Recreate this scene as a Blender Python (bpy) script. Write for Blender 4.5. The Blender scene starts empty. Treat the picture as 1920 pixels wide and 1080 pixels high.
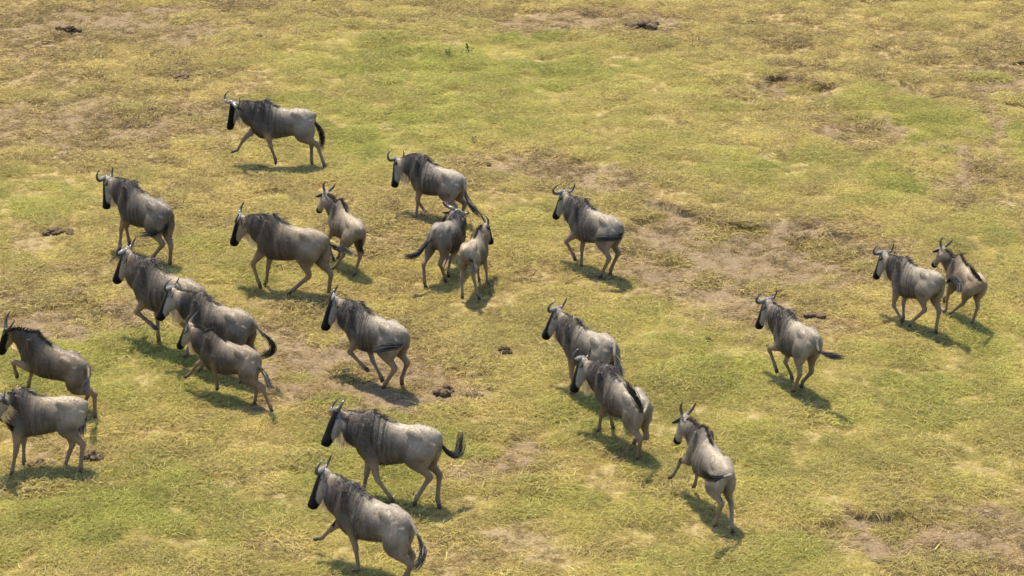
import bpy, math, random
import numpy as np
from mathutils import Vector, Matrix, kdtree
random.seed(7); rng = np.random.default_rng(7)

F_PX=4950.17; CAM_H=16.226; CAM_TILT=22.0
HERD={
 'a1':([-4.278, 46.241, -0.02],3.0712,0.0286,0.0337,0.969,[[-5.165,46.33,1.179],[-5.257,46.285,0.704],[-5.012,46.164,1.35],[-5.276,46.507,1.36],[-4.514,46.126,0.715],[-4.448,46.085,0.423],[-4.377,46.139,0.17],[-4.371,46.157,0.054],[-4.741,46.383,0.69],[-4.966,46.348,0.469],[-5.1,46.405,0.24],[-5.21,46.408,0.198],[-3.89,46.079,0.639],[-3.583,46.068,0.457],[-3.485,46.029,0.143],[-3.456,46.029,0.027],[-3.952,46.336,0.657],[-3.709,46.287,0.401],[-3.715,46.243,0.085],[-3.713,46.289,-0.016],[-3.642,46.268,0.858],[-3.564,46.307,0.703],[-3.516,46.355,0.531],[-3.534,46.321,0.323]]),
 'a2':([-6.174, 41.482, -0.018],2.3866,0.0535,0.0298,1.015,[[-6.891,42.079,1.237],[-6.925,41.982,0.741],[-7.039,41.956,1.475],[-6.882,42.355,1.37],[-6.495,41.594,0.723],[-6.599,41.716,0.447],[-6.639,41.726,0.163],[-6.662,41.749,0.041],[-6.39,41.84,0.707],[-6.541,41.878,0.425],[-6.522,41.972,0.158],[-6.502,41.93,0.045],[-6.041,41.166,0.7],[-5.815,41.045,0.429],[-6.001,41.168,0.167],[-6.065,41.201,0.059],[-5.791,41.281,0.653],[-5.68,41.025,0.403],[-5.722,41.117,0.085],[-5.732,41.181,-0.014],[-5.679,41.038,0.886],[-5.785,41.015,0.723],[-5.956,41.044,0.628],[-6.151,41.082,0.583]]),
 'a3':([-1.341, 43.334, -0.077],2.5307,0.0579,0.0285,0.932,[[-2.05,43.848,0.95],[-2.111,43.695,0.508],[-2.139,43.739,1.184],[-1.918,44.061,1.044],[-1.611,43.367,0.625],[-1.644,43.405,0.337],[-1.678,43.355,0.078],[-1.765,43.346,-0.002],[-1.57,43.614,0.587],[-1.667,43.569,0.308],[-1.575,43.684,0.099],[-1.51,43.606,0.044],[-1.2,43.08,0.598],[-0.973,42.937,0.387],[-1.142,43.102,0.179],[-1.198,43.126,0.075],[-1.044,43.266,0.576],[-0.814,43.1,0.383],[-0.911,43.157,0.091],[-0.983,43.205,0.019],[-0.814,42.897,0.735],[-0.772,42.809,0.574],[-0.681,42.683,0.489],[-0.552,42.581,0.391]]),
 'a4':([-3.617, 39.986, -0.02],2.7592,0.0328,0.0322,1.012,[[-4.47,40.374,1.183],[-4.625,40.409,0.696],[-4.472,40.127,1.345],[-4.452,40.587,1.332],[-4.049,40.039,0.713],[-4.23,40.089,0.454],[-4.151,40.05,0.172],[-4.108,40.034,0.049],[-3.916,40.208,0.686],[-3.991,40.177,0.368],[-4.032,40.229,0.094],[-4.088,40.272,-0.002],[-3.393,39.744,0.714],[-3.29,39.79,0.36],[-3.556,39.77,0.124],[-3.649,39.788,0.035],[-3.148,39.92,0.653],[-2.932,39.731,0.413],[-2.977,39.87,0.115],[-2.993,39.896,0.004],[-2.938,39.839,0.902],[-2.834,39.916,0.795],[-2.711,39.784,0.818],[-2.585,39.63,0.794]]),
 'a5':([-2.752, 41.016, 0.002],2.0699,0.0456,0.1343,0.854,[[-3.117,41.675,1.149],[-3.263,41.808,0.768],[-3.196,41.614,1.35],[-3.012,41.644,1.331],[-2.971,41.141,0.657],[-3.08,41.237,0.433],[-3.018,41.134,0.212],[-2.971,41.074,0.126],[-2.8,41.278,0.609],[-2.854,41.302,0.347],[-2.905,41.33,0.115],[-2.943,41.375,0.03],[-2.748,40.724,0.626],[-2.796,40.807,0.327],[-2.943,40.896,0.095],[-3.009,40.935,0.023],[-2.565,40.856,0.616],[-2.509,40.701,0.349],[-2.599,40.691,0.075],[-2.636,40.635,-0.001],[-2.476,40.532,0.765],[-2.495,40.591,0.619],[-2.503,40.697,0.485],[-2.478,40.796,0.346]]),
 'a6':([-1.047, 40.704, -0.09],1.1607,-0.2448,0.0295,0.902,[[-0.949,41.521,0.881],[-1.054,41.851,0.592],[-1.033,41.427,1.104],[-0.686,41.43,0.925],[-1.086,40.922,0.513],[-1.075,40.967,0.233],[-1.161,40.784,0.081],[-1.126,40.867,0.019],[-0.865,40.811,0.522],[-1.019,40.715,0.307],[-1.054,40.522,0.155],[-1.043,40.548,0.044],[-1.319,40.391,0.631],[-1.446,40.164,0.42],[-1.431,40.117,0.112],[-1.408,40.122,0.006],[-1.062,40.388,0.645],[-1.177,40.174,0.42],[-1.103,40.28,0.145],[-1.088,40.311,0.041],[-1.335,40.143,0.87],[-1.451,40.093,0.728],[-1.568,39.991,0.641],[-1.707,39.885,0.663]]),
 'a7':([-0.614, 40.017, -0.017],1.2661,-0.1684,-0.0905,0.786,[[-0.4,40.705,0.928],[-0.313,40.774,0.577],[-0.481,40.731,1.077],[-0.393,40.62,1.077],[-0.639,40.207,0.509],[-0.561,40.278,0.283],[-0.549,40.391,0.098],[-0.532,40.329,0.03],[-0.459,40.125,0.556],[-0.424,40.195,0.323],[-0.406,40.225,0.107],[-0.369,40.224,0.02],[-0.761,39.844,0.623],[-0.812,39.656,0.413],[-0.805,39.589,0.144],[-0.804,39.583,0.042],[-0.561,39.794,0.651],[-0.624,39.675,0.399],[-0.565,39.597,0.136],[-0.521,39.582,0.028],[-0.734,39.52,0.805],[-0.652,39.563,0.717],[-0.608,39.436,0.677],[-0.611,39.285,0.657]]),
 'a8':([1.354, 40.85, -0.006],2.3169,-0.0129,0.0967,0.942,[[0.845,41.535,1.184],[0.692,41.573,0.736],[0.76,41.336,1.368],[1.059,41.619,1.307],[1.078,40.938,0.682],[0.898,41.052,0.477],[1.02,40.989,0.261],[1.055,40.907,0.191],[1.222,41.127,0.636],[1.168,41.109,0.338],[1.162,41.013,0.083],[1.135,41.062,-0.013],[1.444,40.544,0.699],[1.6,40.38,0.437],[1.482,40.449,0.15],[1.45,40.497,0.048],[1.595,40.741,0.708],[1.753,40.58,0.447],[1.636,40.621,0.152],[1.627,40.62,0.034],[1.806,40.426,0.895],[1.74,40.302,0.829],[1.579,40.217,0.851],[1.353,40.202,0.858]]),
 'a9':([6.357, 38.596, -0.026],2.1791,-0.1394,0.1091,0.866,[[5.908,39.277,0.975],[5.793,39.292,0.555],[5.826,39.124,1.161],[6.111,39.365,1.073],[6.093,38.737,0.551],[6.051,38.733,0.279],[6.147,38.566,0.135],[6.193,38.59,0.043],[6.278,38.86,0.528],[6.23,38.867,0.257],[6.217,38.696,0.088],[6.217,38.767,0.018],[6.384,38.317,0.684],[6.479,38.281,0.384],[6.299,38.357,0.156],[6.261,38.394,0.056],[6.6,38.406,0.631],[6.691,38.211,0.396],[6.656,38.179,0.111],[6.663,38.202,0.012],[6.776,38.171,0.884],[6.84,38.097,0.989],[6.928,37.95,0.972],[6.901,37.793,0.906]]),
 'a10':([7.192, 38.871, -0.024],1.9810,-0.0084,0.1276,0.772,[[6.902,39.494,0.992],[6.795,39.611,0.638],[6.811,39.422,1.159],[6.965,39.423,1.157],[6.998,39.012,0.544],[6.954,39.037,0.307],[6.94,39.001,0.095],[6.906,39.058,0.03],[7.145,39.164,0.5],[7.064,39.274,0.297],[6.951,39.37,0.135],[6.979,39.403,0.053],[7.167,38.604,0.56],[7.155,38.734,0.311],[7.023,38.861,0.123],[6.978,38.915,0.055],[7.349,38.719,0.555],[7.359,38.565,0.319],[7.298,38.574,0.069],[7.28,38.607,-0.011],[7.344,38.281,0.874],[7.275,38.189,0.954],[7.192,38.121,1.061],[7.104,38.122,1.197]]),
 'a11':([4.234, 36.204, -0.028],2.0042,-0.1314,0.0630,0.918,[[3.826,36.928,1.12],[3.703,36.967,0.678],[3.749,36.775,1.322],[4.014,37.067,1.231],[4.017,36.358,0.603],[3.876,36.567,0.463],[3.961,36.438,0.247],[3.995,36.378,0.149],[4.209,36.465,0.575],[4.113,36.428,0.301],[4.215,36.506,0.086],[4.228,36.408,0.027],[4.229,35.905,0.705],[4.265,35.765,0.402],[4.206,35.889,0.127],[4.19,35.947,0.032],[4.447,36.004,0.691],[4.453,35.931,0.363],[4.351,36.104,0.129],[4.334,36.125,0.021],[4.489,35.573,0.892],[4.594,35.452,0.855],[4.689,35.303,0.885],[4.788,35.156,0.932]]),
 'a12':([1.121, 35.802, -0.016],2.2157,-0.1443,0.0013,0.944,[[0.645,36.519,1.143],[0.45,36.504,0.705],[0.58,36.331,1.336],[0.789,36.696,1.245],[0.89,35.904,0.63],[0.882,35.914,0.334],[0.936,35.842,0.085],[0.88,35.917,0.02],[1.086,36.052,0.629],[1.078,36.062,0.333],[1.132,35.99,0.085],[1.076,36.065,0.02],[1.224,35.461,0.708],[1.364,35.274,0.452],[1.373,35.261,0.135],[1.366,35.27,0.021],[1.42,35.609,0.707],[1.56,35.421,0.452],[1.569,35.409,0.135],[1.563,35.417,0.021],[1.487,35.184,0.983],[1.517,35.03,0.921],[1.546,34.848,0.897],[1.575,34.663,0.877]]),
 'a13':([1.538, 34.094, -0.086],2.1528,0.0174,-0.0869,0.958,[[0.978,34.779,1.09],[0.837,34.689,0.638],[0.904,34.648,1.33],[1.106,34.997,1.205],[1.33,34.211,0.633],[1.277,34.377,0.39],[1.259,34.47,0.139],[1.249,34.529,0.038],[1.507,34.396,0.616],[1.416,34.475,0.339],[1.444,34.639,0.131],[1.471,34.576,0.034],[1.635,33.757,0.574],[1.796,33.486,0.416],[1.787,33.6,0.118],[1.778,33.641,0.012],[1.824,33.92,0.611],[1.91,33.842,0.278],[1.758,34.078,0.12],[1.732,34.129,0.02],[1.821,33.402,0.856],[1.76,33.355,1.01],[1.687,33.312,1.179],[1.582,33.284,1.34]]),
 'a14':([2.663, 32.037, -0.03],1.9432,0.1154,0.0952,0.883,[[2.35,32.756,1.138],[2.254,32.838,0.714],[2.248,32.737,1.344],[2.429,32.764,1.348],[2.404,32.336,0.643],[2.314,32.574,0.527],[2.216,32.603,0.296],[2.158,32.651,0.216],[2.641,32.337,0.616],[2.526,32.432,0.38],[2.515,32.571,0.178],[2.491,32.624,0.089],[2.647,31.71,0.563],[2.789,31.454,0.422],[2.721,31.497,0.135],[2.708,31.547,0.039],[2.851,31.817,0.553],[2.927,31.586,0.337],[2.932,31.4,0.106],[2.944,31.418,0.005],[2.817,31.332,0.891],[2.692,31.228,0.912],[2.573,31.116,0.978],[2.499,31.019,1.104]]),
 'a15':([-5.315, 37.607, 0.01],2.5876,0.0708,0.0391,1.083,[[-6.029,38.252,1.409],[-6.233,38.27,0.906],[-6.041,38.048,1.642],[-5.915,38.501,1.526],[-5.615,37.617,0.844],[-5.811,37.721,0.588],[-5.575,37.611,0.426],[-5.489,37.524,0.381],[-5.534,37.887,0.79],[-5.508,37.859,0.445],[-5.505,37.799,0.142],[-5.505,37.842,0.018],[-5.115,37.306,0.771],[-4.895,37.157,0.474],[-4.979,37.193,0.123],[-5.05,37.232,0.02],[-4.968,37.546,0.761],[-4.746,37.396,0.466],[-4.83,37.432,0.114],[-4.909,37.476,0.02]]),
 'a16':([-4.409, 36.64, -0.011],2.5352,-0.0318,0.0054,0.988,[[-5.193,37.081,1.247],[-5.398,36.964,0.815],[-5.126,36.934,1.489],[-5.053,37.329,1.33],[-4.696,36.681,0.693],[-4.734,36.706,0.386],[-4.704,36.683,0.112],[-4.767,36.726,0.02],[-4.549,36.892,0.692],[-4.589,36.918,0.385],[-4.558,36.895,0.111],[-4.622,36.938,0.02],[-4.217,36.349,0.711],[-4.003,36.199,0.459],[-4.044,36.226,0.131],[-4.081,36.25,0.02],[-4.071,36.561,0.71],[-3.856,36.41,0.458],[-3.898,36.437,0.131],[-3.935,36.462,0.02],[-3.722,36.192,0.879],[-3.59,36.186,0.729],[-3.574,36.25,0.551],[-3.743,36.312,0.464]]),
 'a17':([-4.196, 35.745, -0.079],2.5959,0.0213,0.0124,0.857,[[-4.823,36.162,1.061],[-4.997,36.21,0.672],[-4.791,36.08,1.257],[-4.712,36.21,1.238],[-4.378,35.712,0.689],[-4.391,35.765,0.43],[-4.385,35.842,0.205],[-4.386,35.866,0.096],[-4.501,36.047,0.555],[-4.706,36.14,0.392],[-4.836,36.215,0.198],[-4.91,36.251,0.13],[-3.921,35.446,0.501],[-3.658,35.311,0.386],[-3.545,35.222,0.125],[-3.507,35.195,0.024],[-3.903,35.695,0.527],[-3.75,35.496,0.337],[-3.797,35.562,0.07],[-3.821,35.599,-0.018],[-3.693,35.38,0.694],[-3.6,35.302,0.584],[-3.554,35.149,0.548],[-3.52,34.984,0.526]]),
 'a18':([-2.061, 36.307, -0.048],2.4166,-0.0085,0.0032,0.992,[[-2.725,36.927,1.164],[-2.892,36.828,0.703],[-2.766,36.747,1.385],[-2.745,37.183,1.264],[-2.296,36.343,0.718],[-2.445,36.447,0.466],[-2.25,36.315,0.306],[-2.156,36.269,0.229],[-2.191,36.558,0.636],[-2.1,36.444,0.331],[-1.969,36.302,0.122],[-1.95,36.351,0.021],[-1.943,36.028,0.699],[-1.735,35.9,0.431],[-1.885,36.002,0.149],[-1.929,36.048,0.044],[-1.772,36.221,0.698],[-1.558,36.044,0.463],[-1.653,36.144,0.159],[-1.65,36.176,0.042],[-1.602,35.844,0.897],[-1.674,35.707,0.877],[-1.803,35.583,0.921],[-1.98,35.495,0.923]]),
 'a19':([-6.715, 35.342, -0.056],2.6709,0.1767,-0.1404,0.951,[[-7.457,35.775,1.122],[-7.619,35.89,0.69],[-7.39,35.702,1.344],[-7.475,35.834,1.354],[-7.036,35.403,0.658],[-7.317,35.477,0.729],[-7.309,35.595,0.493],[-7.302,35.651,0.396],[-6.927,35.623,0.69],[-7.096,35.729,0.466],[-7.174,35.825,0.231],[-7.199,35.868,0.128],[-6.386,35.08,0.505],[-6.06,34.959,0.453],[-6.076,34.969,0.133],[-6.077,35.012,0.026],[-6.411,35.359,0.599],[-6.175,35.27,0.356],[-6.301,35.382,0.086],[-6.379,35.434,0.02],[-6.116,34.881,0.76],[-6.123,34.713,0.728],[-6.106,34.526,0.745],[-6.089,34.338,0.764]]),
 'a20':([-6.535, 33.382, 0.018],3.1609,0.0100,0.1103,0.930,[[-7.103,33.062,1.289],[-7.21,32.975,0.844],[-6.912,32.985,1.461],[-7.175,33.295,1.435],[-6.851,33.215,0.669],[-6.897,33.163,0.365],[-6.955,33.106,0.107],[-6.988,33.157,0.014],[-6.79,33.474,0.677],[-6.833,33.442,0.39],[-6.843,33.413,0.131],[-6.86,33.401,0.021],[-6.215,33.244,0.688],[-5.969,33.247,0.45],[-6.01,33.176,0.142],[-6.018,33.178,0.027],[-6.256,33.487,0.681],[-6.147,33.419,0.365],[-6.258,33.377,0.083],[-6.286,33.446,0.006],[-5.94,33.431,0.865],[-5.972,33.461,0.722],[-5.972,33.295,0.696],[-5.951,33.114,0.665]]),
 'a21':([-1.601, 32.412, -0.014],2.8138,-0.0363,0.0911,1.001,[[-2.416,32.844,1.17],[-2.603,32.573,0.791],[-2.334,32.731,1.419],[-2.472,33.119,1.227],[-1.911,32.358,0.687],[-1.827,32.27,0.382],[-1.664,32.225,0.151],[-1.61,32.239,0.041],[-1.917,32.609,0.656],[-1.987,32.537,0.349],[-2.038,32.517,0.08],[-2.058,32.624,0.03],[-1.362,32.172,0.745],[-1.108,32.145,0.48],[-1.289,32.118,0.185],[-1.332,32.135,0.063],[-1.232,32.401,0.697],[-0.985,32.322,0.435],[-1.013,32.235,0.105],[-0.983,32.179,-0.001],[-0.951,32.266,0.919],[-0.859,32.305,0.759],[-0.732,32.424,0.684],[-0.686,32.558,0.899]]),
 'a22':([-1.817, 30.274, -0.073],2.5062,0.0240,0.0340,0.992,[[-2.475,30.861,1.224],[-2.654,30.754,0.759],[-2.498,30.649,1.424],[-2.391,31.083,1.327],[-2.072,30.296,0.688],[-2.013,30.264,0.384],[-1.98,30.229,0.113],[-2.047,30.281,0.028],[-2.141,30.631,0.65],[-2.359,30.714,0.427],[-2.492,30.858,0.225],[-2.593,30.911,0.179],[-1.541,29.901,0.6],[-1.273,29.721,0.425],[-1.419,29.791,0.134],[-1.455,29.812,0.021],[-1.496,30.188,0.631],[-1.266,30.01,0.411],[-1.342,30.052,0.089],[-1.422,30.108,0.02],[-1.205,29.768,0.855],[-1.129,29.646,0.735],[-1.139,29.471,0.643],[-1.207,29.288,0.638]]),
}
BARE=[(3.98,41.73,2.44,1.7,1,0.1),(2.79,43.01,1.02,0.58,1,0.09),(3.91,38.8,0.85,0.99,0.9,0.03),(2.04,42.88,0.56,0.37,0.6,0.0),(-2.93,36.9,1.22,1.11,1,0.03),(-1.81,37.31,1.07,1.24,0.9,0.0),(-2.23,36.01,1.44,0.66,0.9,0.0),(-3.58,37.94,0.5,0.85,0.8,0),(-0.64,36.01,0.4,0.43,0.6,0.0),(-7.14,38.84,1.62,0.79,1,0.03),(-0.08,33.51,0.56,0.43,0.9,0.02),(5.41,31.42,1.57,0.65,1,0.05),(6.66,31.27,0.78,1.07,0.9,0.0),(6.59,48.4,0.77,1.03,0.9,0.03),(5.6,50.91,1.35,0.64,1,0.1),(6.46,50.0,0.53,0.34,0.7,0.05),(1.05,55.53,2.21,0.91,0.8,0.0),(2.9,55.32,0.7,0.66,0.8,0.02),(-1.61,54.83,1.26,0.56,0.6,0.0),(-8.58,55.32,2.55,1.48,0.95,0.0),(-10.36,54.91,1.15,1.82,0.8,0.0),(-8.18,48.73,2.17,1.44,0.9,0.0),(-6.46,49.56,0.95,0.74,0.8,0.02),(-10.06,51.84,1.2,1.83,0.4,0.0),(10.25,51.66,0.65,1.82,0.6,0.0),(9.19,48.57,0.35,1.95,0.95,0.0),(8.35,46.53,0.4,1.51,0.95,0.0),(9.88,51.12,0.43,1.78,0.9,0),(7.83,45.06,0.39,0.86,0.7,0),(1.36,45.5,1.75,1.04,0.85,0.02),(-0.59,46.23,0.69,0.75,0.5,0.0),(-2.21,42.62,0.83,1.29,0.4,0.0),(-7.16,40.63,1.41,0.52,0.5,0.0),(-8.47,42.62,0.37,0.36,0.4,0.0),(-6.46,33.54,0.9,0.55,0.7,0.02),(-0.42,31.19,0.92,0.55,0.5,0.0),(-3.56,33.03,0.44,0.3,0.5,0.0),(-3.16,30.97,0.35,0.42,0.5,0.0),(-3.36,39.47,0.95,0.5,0.6,0.0),(7.97,50.94,0.65,0.28,0.7,0.04),(3.27,40.63,1.33,1.43,0.4,0.0),(5.2,39.7,1.04,1.15,0.35,0.0),(-5.21,32.05,0.0,0.0,0.0,0.0)]
GREEN=[(-1.77,52.58,2.55,2.25,1),(-2.79,48.57,1.76,2.12,0.9),(0.99,52.21,2.09,1.66,0.9),(-0.63,49.39,2.1,2.01,0.7),(1.96,48.4,1.54,1.78,0.5),(7.27,49.73,0.95,1.02,0.7),(8.11,48.24,0.92,1.61,0.9),(9.81,48.89,0.31,1.98,0.9),(4.87,46.53,1.89,1.15,0.7),(7.08,45.21,0.78,0.8,0.9),(-8.65,44.78,1.44,1.27,0.6),(-8.25,42.36,0.82,1.02,0.3),(-5.35,36.7,1.78,1.2,0.7),(-7.36,37.1,0.82,1.23,0.7),(-5.13,32.05,1.88,0.96,0.7),(-6.59,32.54,0.73,0.65,0.8),(-1.67,34.07,0.91,0.71,0.9),(-2.37,33.03,1.19,1.01,0.5),(3.15,36.5,1.45,1.19,0.6),(5.94,36.3,1.85,1.18,0.45),(4.14,34.42,2.0,1.08,0.4),(3.07,30.67,1.12,0.59,0.5),(2.45,38.58,1.01,1.09,0.3),(0.19,43.41,0.84,1.07,0.3),(-3.55,40.87,0.8,0.72,0.5),(1.71,34.97,1.09,1.11,0.5),(0.94,32.05,1.16,0.8,0.4),(8.15,42.36,0.92,2.05,0.5),(7.42,37.94,0.83,1.06,0.5),(-4.9,41.85,0.91,0.75,0.4),(4.29,50.76,0.97,1.41,0.5)]
TUFT=[(-6.75,33.03,2.0,0.4),(-6.47,32.95,2.2,0.4),(-6.19,33.03,2.0,0.4),(-6.85,32.78,2.0,0.4),(1.45,34.24,1.7,0.3),(1.15,34.24,1.6,0.5),(1.67,33.89,1.5,0.3),(-2.06,54.43,1.5,1),(-0.11,54.51,1.6,1),(0.88,54.67,1.5,1),(-1.69,55.65,1.7,0.3),(-0.93,55.65,1.6,0.5),(-6.31,57.0,2.2,0),(-5.94,56.92,1.8,0),(-5.7,56.83,1.6,0),(-7.41,49.56,1.8,0.35),(4.26,54.11,1.8,0.3),(5.85,54.11,2.0,0.1),(3.7,53.34,1.6,0.3),(5.85,51.3,1.3,0.5),(7.28,51.05,1.5,0.8),(5.18,54.91,1.2,0.2),(4.11,49.73,1.5,0.7),(4.55,50.59,1.6,0.3),(7.01,45.06,1.7,1),(9.6,51.66,1.5,0.6),(-4.18,55.4,1.6,0.5),(-5.15,49.56,1.0,0.5),(-4.67,50.07,1.5,0.8),(-4.26,50.24,1.6,1),(8.61,54.31,1.4,0.2),(1.12,53.34,1.5,0.6),(1.38,52.58,1.5,0.6),(-0.99,52.39,1.3,0.9),(0.0,52.58,1.3,0.9),(-6.18,54.51,1.2,0.5),(4.75,45.21,1.3,0.8),(5.47,43.81,1.4,0.5),(2.82,54.91,1.4,0.1),(2.57,55.73,1.3,0.1),(6.49,50.24,1.5,0.7),(6.68,50.07,1.4,0.7),(0.71,47.45,1.1,0.7),(-4.69,41.6,1.5,0.4),(-6.9,39.47,1.8,0.2),(-7.26,39.58,1.5,0.2),(-6.61,38.69,1.4,0.3),(-4.41,41.48,1.5,0.5),(-4.85,41.36,1.6,0.6),(5.52,32.21,1.6,0.3),(5.25,32.37,1.4,0.4),(-2.68,35.53,1.5,0.7),(-5.67,37.94,1.9,0.9),(-6.01,38.04,1.5,0.8),(-2.01,34.79,1.4,0.9),(-7.0,34.97,1.4,0.8),(5.13,32.54,1.4,0.3)]
SPOT={'c1':(-0.08,37.52),'c2':(-0.97,36.01),'c3':(-1.07,35.84),'c4':(-0.58,35.8),'c5':(3.06,37.91),'c6':(-9.51,54.83),'c6b':(-9.79,54.99),'c7':(-6.71,51.55),'c7b':(-6.81,51.19),'c8':(-7.1,49.36),'c9':(-6.31,49.16),'c10':(-7.95,42.7),'c11':(-7.62,42.62),'c12':(-7.7,42.83),'c13':(4.94,38.93),'c14':(4.76,38.98),'c15':(2.85,55.48),'c16':(-5.4,54.35),'c17':(-4.4,57.26),'c18':(10.54,52.54),'c19':(-6.64,33.49),'c20':(-5.94,33.72),'c21':(-5.05,54.27),'c22':(3.76,54.59),'w1':(-0.72,47.48),'w2':(-1.33,53.03),'w3':(-0.9,53.26),'c23':(-0.42,46.26),'c24':(6.57,49.56),'s1':(-1.74,31.38)}


# ------------------------------------------------------------------ camera, sky, sun
scene = bpy.context.scene
cam_d = bpy.data.cameras.new('camera'); cam_o = bpy.data.objects.new('camera', cam_d)
scene.collection.objects.link(cam_o); scene.camera = cam_o
cam_d.sensor_width = 36.0; cam_d.lens = 36.0 * F_PX / 1920.0
cam_d.clip_start = 0.5; cam_d.clip_end = 6000
cam_o.location = (0, 0, CAM_H); cam_o.rotation_euler = (math.radians(90 - CAM_TILT), 0, 0)

SUN_EL, SUN_AZ = 69.0, -24.0          # azimuth measured from +Y towards +X
world = bpy.data.worlds.new('World'); scene.world = world; world.use_nodes = True
wn = world.node_tree.nodes; wl = world.node_tree.links
sky = wn.new('ShaderNodeTexSky'); sky.sky_type = 'NISHITA'; sky.sun_disc = False
sky.sun_elevation = math.radians(SUN_EL); sky.sun_rotation = math.radians(SUN_AZ)
sky.dust_density = 3.0; sky.altitude = 1100
wl.new(sky.outputs[0], wn['Background'].inputs[0]); wn['Background'].inputs[1].default_value = 0.15
sun_d = bpy.data.lights.new('sun', 'SUN'); sun_o = bpy.data.objects.new('sun', sun_d)
scene.collection.objects.link(sun_o)
sun_d.energy = 4.0; sun_d.angle = math.radians(2.0); sun_d.color = (1.0, 0.88, 0.67)
e, a = math.radians(SUN_EL), math.radians(SUN_AZ)
sdir = Vector((math.cos(e) * math.sin(a), math.cos(e) * math.cos(a), math.sin(e)))
sun_o.rotation_euler = (-sdir).to_track_quat('-Z', 'Y').to_euler(); sun_o.location = (0, 40, 60)
scene.view_settings.view_transform = 'Standard'; scene.view_settings.look = 'None'
scene.view_settings.exposure = 1.13; scene.view_settings.gamma = 1.0
scene.cycles.max_bounces = 6; scene.cycles.diffuse_bounces = 3

COL = scene.collection

# ------------------------------------------------------------------ materials
def new_mat(name):
    m = bpy.data.materials.new(name); m.use_nodes = True
    n = m.node_tree.nodes; l = m.node_tree.links
    return m, n, l, n['Principled BSDF']
def N(n, t, **k):
    x = n.new(t)
    for a_, v in k.items(): setattr(x, a_, v)
    return x
def mix_rgb(n, l, fac, c1, c2, mode='MIX'):
    x = N(n, 'ShaderNodeMix', data_type='RGBA', blend_type=mode)
    for s, v in ((0, fac), (6, c1), (7, c2)):
        if hasattr(v, 'is_linked'): l.new(v, x.inputs[s])
        else: x.inputs[s].default_value = v
    return x.outputs[2]
def math_n(n, l, op, a_, b_=0.0, c_=None, clamp=False):
    x = N(n, 'ShaderNodeMath', operation=op, use_clamp=clamp)
    for s, v in enumerate((a_, b_) if c_ is None else (a_, b_, c_)):
        if hasattr(v, 'is_linked'): l.new(v, x.inputs[s])
        else: x.inputs[s].default_value = v
    return x.outputs[0]
def simple(name, col, rough=.6, spec=.5, var=.25, scale=20):
    m, n, l, b = new_mat(name)
    g = N(n, 'ShaderNodeNewGeometry'); t = N(n, 'ShaderNodeTexNoise'); t.inputs['Scale'].default_value = scale
    t.inputs['Detail'].default_value = 4; l.new(g.outputs['Position'], t.inputs['Vector'])
    f = math_n(n, l, 'MULTIPLY_ADD', t.outputs[0], var * 2, 1 - var)
    v = N(n, 'ShaderNodeVectorMath', operation='SCALE'); v.inputs[0].default_value = col[:3]; l.new(f, v.inputs['Scale'])
    l.new(v.outputs[0], b.inputs['Base Color']); b.inputs['Roughness'].default_value = rough
    b.inputs['Specular IOR Level'].default_value = spec
    return m

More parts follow.
